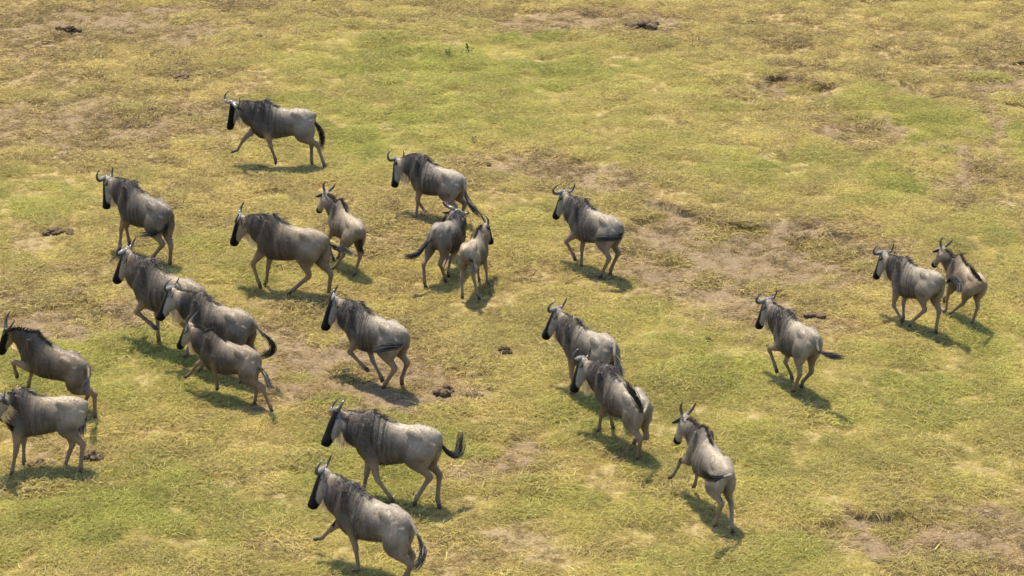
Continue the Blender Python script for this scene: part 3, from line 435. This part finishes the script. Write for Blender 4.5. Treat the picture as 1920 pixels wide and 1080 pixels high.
    if young or straight: ln, kup, kbk, ks = rng.uniform(.06, .12, nm) * s, 1.0, .35, .16
    else: ln, kup, kbk, ks = rng.uniform(.04, .105, nm) * s * (.65 + 1.0 * np.abs(np.sin(q * 23 + yaw * 9))), .6, .8, .45
    clump = np.sin(q * 70 + rng.random() * 6) * .3
    sdn = rng.normal(0, 1, nm) * ks + clump * ks * 1.3
    d0 = nrm(upd * kup + bk * kbk + sdd * sdn[:, None] + rng.normal(0, .12, (nm, 3)))
    ts = np.linspace(0, 1, 4)[None, :, None]
    droop = np.array([0, 0, -1.0]) * (.25 if (young or straight) else .8)
    PS = rootp[:, None] + d0[:, None] * ln[:, None, None] * ts + (droop + bk[:, None] * .3) * ln[:, None, None] * ts ** 2 * .7
    link(bpy.data.objects.new('mane', strands('mane', PS, .0075 * s, M_MANEB if young else M_MANE)), emp)
    # beard and throat fringe
    nb_ = 150 if young else 900; v = rng.uniform(.40, 1.12, nb_) if not young else rng.uniform(.6, 1.0, nb_)
    rp = np.empty((nb_, 3)); bd = np.empty((nb_, 3))
    for i in range(nb_):
        if v[i] <= 1:
            j = v[i] * 17; a_ = int(min(j, 16)); w_ = j - a_
            rp[i] = (NC[a_] * (1 - w_) + NC[a_ + 1] * w_) - nu[a_] * ((nh[a_] * (1 - w_) + nh[a_ + 1] * w_) - .015) + sd[a_] * rng.normal(0, .014); bd[i] = -nu[a_]
        else:
            t = .10 + (v[i] - 1) / .12 * .22; rp[i] = poll + f * t * k - hn * (np.interp(t, ht / k, ho) + np.interp(t, ht / k, hd) - .02) + hy * rng.normal(0, .012); bd[i] = -hn
    lb = (np.interp(v, [.40, .65, .95, 1.12], [.06, .20, .27, .14]) * rng.uniform(.6, 1.15, nb_)) * s * (.45 if young else 1)
    dd = nrm(np.array([0, 0, -.85]) + bd * .55 + rng.normal(0, .10, (nb_, 3)))
    PS = rp[:, None] + dd[:, None] * lb[:, None, None] * ts - fw * (lb[:, None, None] * ts ** 2 * .12)
    link(bpy.data.objects.new('beard', strands('beard', PS, .0085 * s, M_BEARD)), emp)
    # tail tuft
    if tp is not None:
        nf = 170; st0 = rng.uniform(.36, .72, nf); en = np.clip(st0 + rng.uniform(.28, .6, nf), 0, 1.06)
        K = 6; tsx = np.linspace(0, 1, K); off = nrm(rng.normal(size=(nf, 3))) * rng.uniform(.2, 1, (nf, 1))
        PS = np.empty((nf, K, 3))
        for i in range(nf):
            uq = (st0[i] + (en[i] - st0[i]) * tsx) * 25
            for c_ in range(3): PS[i, :, c_] = np.interp(np.minimum(uq, 25), np.arange(26), tp[:, c_])
            over = np.maximum(uq - 25, 0) / 25
            PS[i] += nrm(tp[-1] - tp[-3]) * over[:, None] * .8 * s
            PS[i] += off[i] * (.012 + .062 * np.sin(np.clip(tsx * 1.15, 0, 1) * np.pi * .62)[:, None]) * s
        link(bpy.data.objects.new('tail_tuft', strands('tail_tuft', PS, .011 * s, M_TUFT)), emp)
    # horns, ears, eyes
    H = lambda y_, u_, n_: poll + hy * y_ * k - f * u_ * k + hn * n_ * k
    for y in (1, -1):
        if straight:
            pts = [(.012, -.015, -.03), (.05, .03, -.02), (.085, .10, -.02), (.10, .17, -.03), (.10, .235, -.05), (.098, .262, -.055)]; rr = [.022, .027, .022, .016, .009, .003]
        else:
            pts = [(.0, .0, -.035), (.05, .008, -.02), (.11, -.016, -.01), (.17, -.024, 0), (.222, .006, .0), (.245, .06, .0), (.228, .115, -.01), (.195, .155, -.02), (.178, .17, -.025)]; rr = [.030, .039, .034, .028, .021, .016, .011, .007, .003]
        pc = catmull([H(y * p[0], p[1], p[2]) for p in pts], 22); rc = np.interp(np.linspace(0, 1, 22), np.linspace(0, 1, len(rr)), rr) * k
        link(bpy.data.objects.new('horn', tube('horn', pc, rc, M_HORN)), emp)
        # ear: cupped leaf hanging out behind the horn
        ee = Soup(); E0 = H(y * .055, -.035, -.07); ed = nrm(hy * y * .9 + f * .28 - hn * .35); ew = nrm(f - ed * (f @ ed)); en_ = np.cross(ed, ew)
        tq = np.linspace(0, 1, 9); wq = np.interp(tq, [0, .2, .5, .8, 1], [.02, .036, .042, .026, .004]) * k
        ee.loft(E0 + np.outer(tq * .17 * k, ed) + np.outer(np.sin(tq * 2.6) * .018, en_), ew, en_, wq, wq * .3 + .003, top, n=10)
        link(bpy.data.objects.new('ear', mesh_np('ear', np.vstack(ee.V), np.vstack(ee.Q), M_EAR, np.vstack(ee.T))), emp)
        ee = Soup(); ee.blob(H(y * .068, -.105, -.055), (f, hn, hy), (.019 * k, .016 * k, .016 * k), top)
        link(bpy.data.objects.new('eye', mesh_np('eye', np.vstack(ee.V), np.vstack(ee.Q), M_EYE, np.vstack(ee.T))), emp)
    # cloven hooves
    for kf, (pa, h_, can) in feet.items():
        ee = Soup(); ax = nrm(h_ - pa); sdv = nrm(lf - ax * (ax @ lf)); upv = np.cross(ax, sdv)
        ln_ = max(np.linalg.norm(h_ - pa), .055 * s) + .025 * s
        for q_ in (-1, 1):
            tq = np.linspace(0, 1, 6)
            ee.loft(pa - ax * .01 + np.outer(tq * ln_, ax) + sdv * q_ * .0165 * s, sdv, upv, np.array([.015, .016, .0165, .015, .012, .005]) * s, np.array([.020, .025, .028, .026, .017, .007]) * s, top, n=10)
        ee.blob(pa - ax * .045 * s - fw * .028 * s, (ax, upv, sdv), (.018 * s, .01 * s, .02 * s), top)
        link(bpy.data.objects.new('hoof', mesh_np('hoof', np.vstack(ee.V), np.vstack(ee.Q), M_HOOF, np.vstack(ee.T))), emp)
    return emp
# ------------------------------------------------------------------ ground
def vnoise(x, y, sc, seed):
    r = np.random.default_rng(seed); G = r.random((256, 256)); x = x * sc + 31.7; y = y * sc + 17.3
    i = np.floor(x).astype(int); j = np.floor(y).astype(int); fx = x - i; fy = y - j; fx = fx * fx * (3 - 2 * fx); fy = fy * fy * (3 - 2 * fy)
    g = lambda a_, b_: G[a_ % 256, b_ % 256]
    return (g(i, j) * (1 - fx) + g(i + 1, j) * fx) * (1 - fy) + (g(i, j + 1) * (1 - fx) + g(i + 1, j + 1) * fx) * fy
def fbm(x, y, sc, seed, o=4):
    s_ = 0; a_ = 1; t = 0
    for q in range(o): s_ = s_ + a_ * vnoise(x, y, sc * 2 ** q, seed + q); t += a_; a_ *= .55
    return s_ / t
def fields(x, y):
    """bareness, greenness, height of the ground at world x, y"""
    wx = x + (fbm(x, y, .9, 5) - .5) * 1.6; wy = y + (fbm(x, y, .9, 9) - .5) * 2.4
    ed = (fbm(x, y, 2.2, 21) - .5) * 1.5
    bare = np.zeros_like(x); basin = np.zeros_like(x)
    for X, Y, rx, ry, s_, dep in BARE:
        if rx < .05: continue
        d = np.sqrt(((wx - X) / rx) ** 2 + ((wy - Y) / max(ry, .5)) ** 2)
        v = np.clip((1.32 - d + ed * .75) / .45, 0, 1) * s_
        bare = np.maximum(bare, v)
        if dep > 0:
            far = np.clip((wy - Y) / max(ry, .5), 0, 1)
            st = np.clip((1.05 - d) / (.55 - .43 * far), 0, 1); basin = np.minimum(basin, -dep * 1.5 * st * st * (3 - 2 * st))
    n1 = fbm(x, y, .35, 40); n2 = fbm(x, y, 1.3, 44)
    bare = np.clip(bare + np.clip((n2 - .66) * 3, 0, .4) * .6, 0, 1)
    green = np.zeros_like(x)
    for X, Y, rx, ry, s_ in GREEN:
        d = np.sqrt(((wx - X) / rx) ** 2 + ((wy - Y) / max(ry, .5)) ** 2)
        green = np.maximum(green, np.clip((1.65 - d + ed * .8) / 1.4, 0, 1) * s_)
    near = np.clip((46 - y) / 12, 0, 1)
    green = np.clip(green * .80 + .20 * near + .13 + (n2 - .5) * .30 + (n1 - .5) * .35, 0, 1)
    h = (fbm(x, y, .22, 60, 3) - .5) * .10 + (fbm(x, y, 1.6, 70, 3) - .5) * .07 * (1 - .3 * bare) + basin
    return bare, green, h
def build_ground():
    dx = .06; nx = 500; ny = 640
    ax = np.arange(nx) * dx - nx * dx / 2; ay = 26 + np.arange(ny) * dx
    ex = np.cumsum(dx * 1.16 ** np.arange(1, 60)); ex = ex[ex < 2600]
    X = np.concatenate([ax[0] - ex[::-1], ax, ax[-1] + ex]); Y = np.concatenate([ay[0] - ex[::-1], ay, ay[-1] + ex])
    gx, gy = np.meshgrid(X, Y); x = gx.ravel(); y = gy.ravel(); b, g, h = fields(x, y)
    inside = (np.abs(x) < 15.5) & (y > 25) & (y < 65)
    fine = ((fbm(x, y, 6.0, 90, 3) - .5) * .07 + (fbm(x, y, 2.3, 95, 2) - .5) * .11)
    rad = np.sqrt(x * x + (y - 44) ** 2)
    h = np.where(inside, h + fine * (.55 + .6 * b), h * np.clip(1.2 - rad / 300, 0, 1))
    V = np.stack([x, y, h], -1); w = len(X); i = np.arange(len(Y) - 1)[:, None] * w; j = np.arange(w - 1)[None]
    Q = np.stack([i + j, i + j + 1, i + j + w + 1, i + j + w], -1).reshape(-1, 4)
    me = mesh_np('ground', V, Q, None)
    for nm, v in (('bare', b), ('green', g)):
        at = me.attributes.new(nm, 'FLOAT', 'POINT'); at.data.foreach_set('value', v.astype(np.float32))
    m, n, l, bs = new_mat('dry_soil')
    geo = N(n, 'ShaderNodeNewGeometry')
    def noise(sc, det=5, vec=None, dist=0):
        t = N(n, 'ShaderNodeTexNoise'); t.inputs['Scale'].default_value = sc; t.inputs['Detail'].default_value = det; t.inputs['Distortion'].default_value = dist
        l.new(vec or geo.outputs['Position'], t.inputs['Vector']); return t.outputs[0]
    ba = N(n, 'ShaderNodeAttribute', attribute_name='bare').outputs['Fac']; ga = N(n, 'ShaderNodeAttribute', attribute_name='green').outputs['Fac']
    soil = mix_rgb(n, l, noise(2.5), (.10, .070, .040, 1), (.195, .142, .082, 1))
    soil = mix_rgb(n, l, noise(.7, 3), soil, (.18, .138, .086, 1))
    thatch = mix_rgb(n, l, ga, (.26, .205, .085, 1), (.17, .165, .048, 1))
    thatch = mix_rgb(n, l, noise(9), thatch, (.30, .235, .12, 1))
    c = mix_rgb(n, l, ba, thatch, soil)
    sp = N(n, 'ShaderNodeMapRange'); sp.inputs[1].default_value = .56; sp.inputs[2].default_value = .68; l.new(noise(26, 4), sp.inputs[0])
    c = mix_rgb(n, l, math_n(n, l, 'MULTIPLY', sp.outputs[0], .55), c, (.36, .29, .18, 1))
    sp2 = N(n, 'ShaderNodeMapRange'); sp2.inputs[1].default_value = .60; sp2.inputs[2].default_value = .66; l.new(noise(14, 3), sp2.inputs[0])
    c = mix_rgb(n, l, math_n(n, l, 'MULTIPLY', sp2.outputs[0], .5), c, (.07, .05, .033, 1))
    l.new(c, bs.inputs['Base Color']); bs.inputs['Roughness'].default_value = .95; bs.inputs['Specular IOR Level'].default_value = .1
    bp = N(n, 'ShaderNodeBump'); bp.inputs['Strength'].default_value = 1; bp.inputs['Distance'].default_value = .03
    l.new(noise(22, 6), bp.inputs['Height']); l.new(bp.outputs[0], bs.inputs['Normal'])
    me.materials.append(m)
    o = bpy.data.objects.new('ground', me); link(o); o['kind'] = 'structure'; o['label'] = 'dry open savanna ground with bare earth patches'
    return o
def gz(x, y):
    x = np.atleast_1d(np.asarray(x, float)); y = np.atleast_1d(np.asarray(y, float))
    b, g, h = fields(x, y); return h + ((fbm(x, y, 6.0, 90, 3) - .5) * .07 + (fbm(x, y, 2.3, 95, 2) - .5) * .11) * (.55 + .6 * b)

def grass_material():
    m, n, l, bs = new_mat('grass_blades')
    gr = N(n, 'ShaderNodeAttribute', attribute_name='g_green', attribute_type='INSTANCER').outputs['Fac']
    br = N(n, 'ShaderNodeAttribute', attribute_name='g_tone', attribute_type='INSTANCER').outputs['Fac']
    va = N(n, 'ShaderNodeAttribute', attribute_name='vary', attribute_type='GEOMETRY').outputs['Fac']
    k = math_n(n, l, 'ADD', gr, math_n(n, l, 'MULTIPLY_ADD', va, .5, -.25), clamp=True)
    r = N(n, 'ShaderNodeValToRGB'); el = r.color_ramp.elements
    el[0].position = 0; el[0].color = (.25, .178, .098, 1); el[1].position = 1; el[1].color = (.37, .375, .10, 1)
    for p, c in ((.16, (.50, .39, .17, 1)), (.36, (.54, .45, .18, 1)), (.66, (.475, .425, .14, 1))):
        q = el.new(p); q.color = c
    l.new(k, r.inputs[0])
    f = math_n(n, l, 'MULTIPLY', math_n(n, l, 'MULTIPLY_ADD', br, .55, .72), math_n(n, l, 'MULTIPLY_ADD', va, .4, .8))
    v = N(n, 'ShaderNodeVectorMath', operation='SCALE'); l.new(r.outputs[0], v.inputs[0]); l.new(f, v.inputs['Scale'])
    l.new(v.outputs[0], bs.inputs['Base Color']); bs.inputs['Roughness'].default_value = .6; bs.inputs['Specular IOR Level'].default_value = .25
    tr = N(n, 'ShaderNodeBsdfTranslucent'); l.new(v.outputs[0], tr.inputs[0])
    ms = N(n, 'ShaderNodeMixShader'); ms.inputs[0].default_value = .52
    l.new(bs.outputs[0], ms.inputs[1]); l.new(tr.outputs[0], ms.inputs[2]); l.new(ms.outputs[0], n['Material Output'].inputs[0])
    return m
def build_grass():
    mg = grass_material(); col = bpy.data.collections.new('grass_clumps')     # prototypes, not linked to the scene
    for q in range(9):
        nb = 80 if q < 8 else 7; ang = rng.random(nb) * 2 * np.pi; rr = np.sqrt(rng.random(nb)) * (.13 if q < 6 else .2)
        rp = np.stack([np.cos(ang) * rr, np.sin(ang) * rr, np.full(nb, -.01)], -1)
        lean = rng.normal(0, .75, (nb, 2)) + np.array([.35, -.1]); ln = rng.uniform(.055, .135, nb)
        if q >= 4: ln *= rng.uniform(.7, 1.2, nb); lean *= 1.5
        if q >= 6: lean = rng.normal(0, 3.5, (nb, 2)); rp[:, 2] += .012
        d = nrm(np.stack([lean[:, 0], lean[:, 1], np.full(nb, .85)], -1)); lean = np.clip(lean, -2, 2); ts = np.linspace(0, 1, 4)[None, :, None]
        PS = rp[:, None] + d[:, None] * ln[:, None, None] * ts + np.array([0, 0, -1]) * ln[:, None, None] * .55 * ts ** 2.2 + np.concatenate([lean, np.zeros((nb, 1))], 1)[:, None] * .3 * ln[:, None, None] * ts ** 2
        if q == 8: PS *= np.array([1.7, 1.7, 2.1])
        me = strands('grass_clump', PS, rng.uniform(.0065, .0125, nb), mg)
        col.objects.link(bpy.data.objects.new('grass_clump_%d' % q, me))
    n = 165000
    x = rng.uniform(-15, 15, n); y = rng.uniform(26.5, 64, n)
    # only where the photograph, or a view a few steps to its side, looks
    keep = np.abs(x) < (y * .205 + 2.2); x, y = x[keep], y[keep]
    b, g, h = fields(x, y)
    den = 1 - .74 * b
    keep = rng.random(len(x)) < den; x, y, b, g = x[keep], y[keep], b[keep], g[keep]
    z = gz(x, y)
    lump = np.clip((fbm(x, y, 2.3, 95, 2) - .36) * 3.2, 0, 1)
    sc = (.48 + 1.0 * lump + rng.uniform(-.15, .25, len(x))) * (1 - .45 * b)
    green = np.clip(.16 + .84 * g + (lump - .5) * .20 + rng.normal(0, .09, len(x)) - .55 * b, 0, 1)
    tone = np.clip(.5 + (fbm(x, y, 2.0, 130, 3) - .5) * 1.2 + rng.normal(0, .28, len(x)), 0, 1)
    tx, ty, ts_, tg = [], [], [], []
    for X, Y, s_, gr in TUFT:
        for _ in range(26):
            tx.append(X + rng.normal(0, .20)); ty.append(Y + rng.normal(0, .16)); ts_.append(s_ * rng.uniform(.75, 1.35)); tg.append(np.clip(gr + rng.normal(0, .1), 0, 1))
    # scattered taller tufts the pasture has everywhere
    for _ in range(1000):
        X = rng.uniform(-13, 13); Y = rng.uniform(28, 62)
        if abs(X) > Y * .205 + 1.5: continue
        bb, gg, _h = fields(np.array([X]), np.array([Y])); s_ = rng.uniform(1.1, 2.2)
        for _ in range(int(rng.uniform(4, 14))):
            tx.append(X + rng.normal(0, .15)); ty.append(Y + rng.normal(0, .12)); ts_.append(s_ * rng.uniform(.7, 1.3)); tg.append(np.clip(gg[0] + rng.normal(.05, .12), 0, 1))
    tx, ty = np.array(tx), np.array(ty)
    x = np.concatenate([x, tx]); y = np.concatenate([y, ty]); z = np.concatenate([z, gz(tx, ty)])
    sc = np.concatenate([sc, ts_]); green = np.concatenate([green, tg]); tone = np.concatenate([tone, rng.uniform(.1, .55, len(tx))])
    N_ = len(x); me = bpy.data.meshes.new('grass'); me.vertices.add(N_); me.vertices.foreach_set('co', np.stack([x, y, z], -1).astype(np.float32).ravel())
    for nm, v in (('g_scale', sc), ('g_green', green), ('g_tone', tone), ('g_rot', rng.normal(0, 1.2, N_))):
        at = me.attributes.new(nm, 'FLOAT', 'POINT'); at.data.foreach_set('value', v.astype(np.float32))
    ai = me.attributes.new('g_idx', 'INT', 'POINT'); idx = rng.integers(0, 6, N_); nb0 = len(b); idx = np.where(rng.random(N_) < .05, 8, idx); idx[:nb0] = np.where(rng.random(nb0) < b * 1.1, rng.integers(6, 8, nb0), idx[:nb0]); ai.data.foreach_set('value', idx.astype(np.int32))
    o = bpy.data.objects.new('grass', me); link(o); o['kind'] = 'stuff'; o['category'] = 'grass'; o['label'] = 'short yellow green pasture grass covering the ground'
    ng = bpy.data.node_groups.new('scatter', 'GeometryNodeTree')
    ng.interface.new_socket('Geometry', in_out='INPUT', socket_type='NodeSocketGeometry'); ng.interface.new_socket('Geometry', in_out='OUTPUT', socket_type='NodeSocketGeometry')
    n_ = ng.nodes; l_ = ng.links; gi = n_.new('NodeGroupInput'); go = n_.new('NodeGroupOutput')
    ip = n_.new('GeometryNodeInstanceOnPoints'); ci = n_.new('GeometryNodeCollectionInfo'); ci.inputs[0].default_value = col
    ci.inputs[1].default_value = True; ci.inputs[2].default_value = True
    def na(nm, t='FLOAT'):
        a_ = n_.new('GeometryNodeInputNamedAttribute'); a_.data_type = t; a_.inputs[0].default_value = nm; return a_.outputs[0]
    mp = n_.new('GeometryNodeMeshToPoints'); l_.new(gi.outputs[0], mp.inputs[0]); l_.new(mp.outputs[0], ip.inputs['Points'])
    l_.new(ci.outputs[0], ip.inputs['Instance']); ip.inputs['Pick Instance'].default_value = True; l_.new(na('g_idx', 'INT'), ip.inputs['Instance Index'])
    cx = n_.new('ShaderNodeCombineXYZ'); l_.new(na('g_rot'), cx.inputs[2]); l_.new(cx.outputs[0], ip.inputs['Rotation']); l_.new(na('g_scale'), ip.inputs['Scale'])
    l_.new(ip.outputs[0], go.inputs[0])
    md = o.modifiers.new('scatter', 'NODES'); md.node_group = ng
    print('grass clumps', N_)

def make_clod(name, cat, label, x, y, r, mat, lumps=1, flat=.6, group=None, straw=0):
    """lumpy heap of earth or dung, one mesh"""
    V, Q, T = [], [], []; nb = 0
    if lumps > 2: lumps = int(lumps * 2.4)
    for q in range(lumps):
        a_ = rng.random() * 6.28; d = (0 if lumps == 1 else r * rng.uniform(.0, .8) ** 1.2); rr = r if lumps == 1 else r * (rng.uniform(.18, .5) if lumps < 13 else rng.uniform(.10, .32))
        c = np.array([d * math.cos(a_) * 1.1, d * math.sin(a_), rr * flat * .45 + max(0, r * .8 - d) * flat * .45 * (lumps > 2)])
        nu_, nv = 16, 11
        th = np.arange(nu_) / nu_ * 2 * np.pi; ph = np.linspace(.12, np.pi - .12, nv)
        P_ = np.stack([np.outer(np.sin(ph), np.cos(th)), np.outer(np.sin(ph), np.sin(th)), np.outer(np.cos(ph), np.ones(nu_))], -1)
        k = rng.random(3) * 9
        dsp = 1 + .20 * np.sin(P_[..., 0] * 5 + k[0]) * np.sin(P_[..., 1] * 6 + k[1]) + .13 * np.sin(P_[..., 2] * 9 + k[2] + P_[..., 0] * 7) + rng.normal(0, .15, P_.shape[:2])
        P_ = P_ * dsp[..., None] * rr * np.array([1, .9, flat]) + c
        i = np.arange(nv - 1)[:, None] * nu_; j = np.arange(nu_)[None]; j2 = (j + 1) % nu_
        Q.append(np.stack([i + j, i + nu_ + j, i + nu_ + j2, i + j2], -1).reshape(-1, 4) + nb)
        V.append(P_.reshape(-1, 3)); V.append(np.array([P_[0].mean(0), P_[-1].mean(0)])); jj = np.arange(nu_); b0 = nb + nv * nu_
        T.append(np.stack([np.full(nu_, b0), jj + nb, (jj + 1) % nu_ + nb], -1)); T.append(np.stack([np.full(nu_, b0 + 1), (nv - 1) * nu_ + (jj + 1) % nu_ + nb, (nv - 1) * nu_ + jj + nb], -1))
        nb += nv * nu_ + 2
    o = bpy.data.objects.new(name, mesh_np(name, np.vstack(V), np.vstack(Q), mat, np.vstack(T), smooth=False)); link(o)
    o.location = (x, y, float(gz(x, y)[0])); o['label'] = label; o['category'] = cat
    if group: o['group'] = group
    return o
def make_weed(label, x, y, h):
    t = bpy.data.objects.new('weed', None); link(t); t.location = (x, y, float(gz(x, y)[0])); t['label'] = label; t['category'] = 'weed'; t['group'] = 'dark broad leaved weeds in the grass'
    nst = 5; stems = []; LV, LQ = [], []
    for q in range(nst):
        a_ = rng.random() * 6.28; tip = np.array([math.cos(a_) * h * .35, math.sin(a_) * h * .35, h * rng.uniform(.6, 1)])
        ts = np.linspace(0, 1, 4)[:, None]; pts = tip * ts * np.array([1, 1, 1]); stems.append(pts)
        for w in range(7):
            c = tip * rng.uniform(.3, 1); d = nrm(rng.normal(size=3) + np.array([0, 0, .3])); sdv = nrm(np.cross(d, rng.normal(size=3))); ll = h * .24
            i = len(LV) * 1; LV += [c, c + d * ll * .5 + sdv * ll * .22, c + d * ll, c + d * ll * .5 - sdv * ll * .22]; LQ.append([i, i + 1, i + 2, i + 3])
    link(bpy.data.objects.new('stem', strands('stem', np.array(stems), .012, M_WEED)), t)
    link(bpy.data.objects.new('foliage', mesh_np('foliage', np.array(LV), LQ, M_WEED)), t)
    return t
# ------------------------------------------------------------------ build
ground = build_ground()
build_grass()
W = make_wildebeest
W('a1', 'dark grey wildebeest at the very back of the herd, side on, one foreleg stretched forward')
W('a2', 'dark wildebeest far left with tail swept under its rump and hind legs crossing', dark=.6, stripe=.4)
W('a3', 'grey wildebeest with drooping left ear and long outswept tail, beyond the pair seen from behind')
W('a4', 'wildebeest trotting side on with pale beard and tail streaming level, left of the centre calf', dark=.9, tint=(1.08, 1.0, .88), stripe=.6)
W('a5', 'small brown calf with straight horns trotting away beside the level-tailed wildebeest', young=True, straight=True, dark=1.0, tint=(1.06, 1.0, .90))
W('a6', 'round bellied wildebeest seen from behind with its tail blown out to the left', dark=.85)
W('a7', 'pale calf seen from behind, its head turned right, beside the round bellied wildebeest', young=True, straight=True, dark=1.1, tint=(1.05, 1.0, .91))
W('a8', 'grey wildebeest alone right of centre, near foreleg lifted and tail wrapped along its rump')
W('a9', 'large wildebeest far right with tail arched outwards to the calf behind it', dark=1.05)
W('a10', 'slim calf with straight horns and raised tail at the far right edge of the herd', young=True, straight=True, dark=1.05, tint=(1.08, 1.0, .88))
W('a11', 'wildebeest bounding with both forelegs off the ground below the bare patch on the right')
W('a12', 'wildebeest with hanging black tail, its legs hidden by the one in front', dark=1.0)
W('a13', 'wildebeest with its black tail tuft flicked up over its rump', dark=1.0)
W('a14', 'pale young wildebeest with upright horns leaping, dark tail curled across its rump', young=True, straight=True, dark=1.1)
W('a15', 'brown grey wildebeest at the left, the furthest back of three overlapping, one foreleg bent', dark=.75, stripe=.6, tint=(1.05, 1.0, .92))
W('a16', 'brown grey wildebeest in the middle of three overlapping, tail curling down to the right', dark=.78, stripe=.7, tint=(1.05, 1.0, .92))
W('a17', 'young brown wildebeest nearest of three overlapping, hind leg stretched back', dark=.75, stripe=.5, straight=True, tint=(1.08, 1.0, .9))
W('a18', 'wildebeest with dark shoulders and pale rump cantering over the bare brown patch', dark=.95)
W('a19', 'young brown wildebeest at the left edge, foreleg tucked up, above the cut off one', dark=.55, stripe=.3, straight=True, tint=(1.1, 1.0, .9))
W('a20', 'grey brown wildebeest standing at the left edge with its head out of frame', dark=1.0, tint=(1.05, 1.0, .93), stripe=.6)
W('a21', 'large striped wildebeest walking side on with black tail tuft curled upwards', stripe=1.1, dark=1.05)
W('a22', 'nearest wildebeest, cut by the bottom edge, raising one pale foreleg forward')
S = SPOT
def clod(k, label, r, **kw): make_clod(kw.pop('name', 'earth_clod'), kw.pop('cat', 'clod'), label, S[k][0], S[k][1], r, kw.pop('mat', M_CLOD), **kw)
clod('c1', 'dark dung heap standing alone in the grass left of the central pair', .13, name='dung_pile', cat='dung', mat=M_DUNG, lumps=4, flat=.85)
clod('c2', 'round brown clod at the back of the three by the bare patch', .12, mat=M_CLOD, flat=.85, lumps=5)
clod('c3', 'round brown clod at the front left of the three by the bare patch', .14, mat=M_CLOD, flat=.8, lumps=5)
clod('c4', 'low broken clod at the right of the three by the bare patch', .14, lumps=5, flat=.6)
clod('c5', 'small black dung pile left of the bounding wildebeest', .11, name='dung_pile', cat='dung', mat=M_DUNG, lumps=6, flat=.9)
clod('c6', 'wide dark dung heap in the top left of the pasture', .26, name='dung_pile', cat='dung', mat=M_DUNG, lumps=9, flat=.6)
clod('c6b', 'single small dark lump just left of the wide dung heap, top left', .08, name='dung_pile', cat='dung', mat=M_DUNG, flat=.6)
clod('c7', 'scattered grey dung lumps above and left of the rearmost wildebeest', .24, lumps=9, flat=.5)
clod('c7b', 'smaller dark lump below the scattered grey lumps', .11, lumps=4, flat=.6)
clod('c8', 'dark lump beside a yellow grass tuft at upper left', .12, name='dung_pile', cat='dung', mat=M_DUNG, lumps=4, flat=.7)
clod('c9', 'tiny brown lump between the yellow tuft and the rearmost wildebeest', .07, flat=.8)
clod('c10', 'broad grey brown clod group at the left below the far left wildebeest head', .22, lumps=8, flat=.5)
clod('c11', 'compact dark clod right of the broad grey brown group', .10, lumps=2, flat=.8)
clod('c12', 'small clod just behind the compact dark clod at the left', .09, lumps=3, flat=.6)
clod('c13', 'right hand one of two small clods behind the bounding wildebeest', .07, flat=.7)
clod('c14', 'left hand one of two small clods behind the bounding wildebeest', .12, lumps=4, flat=.5)
clod('c15', 'large heap of broken dark earth at the top centre right', .40, name='earth_heap', cat='earth heap', lumps=16, flat=.5)
clod('c16', 'pale grey lump in the grass at upper left', .10, lumps=4, flat=.7)
clod('c17', 'flat dark lump at the top edge left of centre', .16, lumps=6, flat=.5)
clod('c18', 'dark lump at the right edge near the top', .13, name='dung_pile', cat='dung', mat=M_DUNG, lumps=3, flat=.6)
clod('c19', 'dark earth mound under the belly of the left edge wildebeest', .19, name='earth_heap', cat='earth heap', lumps=8, flat=.7)
clod('c20', 'dark earth mound behind the hind hooves of the left edge wildebeest', .20, name='earth_heap', cat='earth heap', lumps=8, flat=.75)
clod('c21', 'small brown lump right of the pale grey one at upper left', .08, lumps=3, flat=.5)
clod('c22', 'small dark lump right of the large broken earth heap', .08, lumps=2, flat=.7)
clod('c23', 'small brown clod behind the drooping eared wildebeest', .09, lumps=3, flat=.8)
make_weed('lone dark green weed above the centre of the herd', *S['w1'], .16)
make_weed('left one of two dark weeds in the green grass near the top', *S['w2'], .22)
make_weed('right one of two dark weeds in the green grass near the top', *S['w3'], .22)
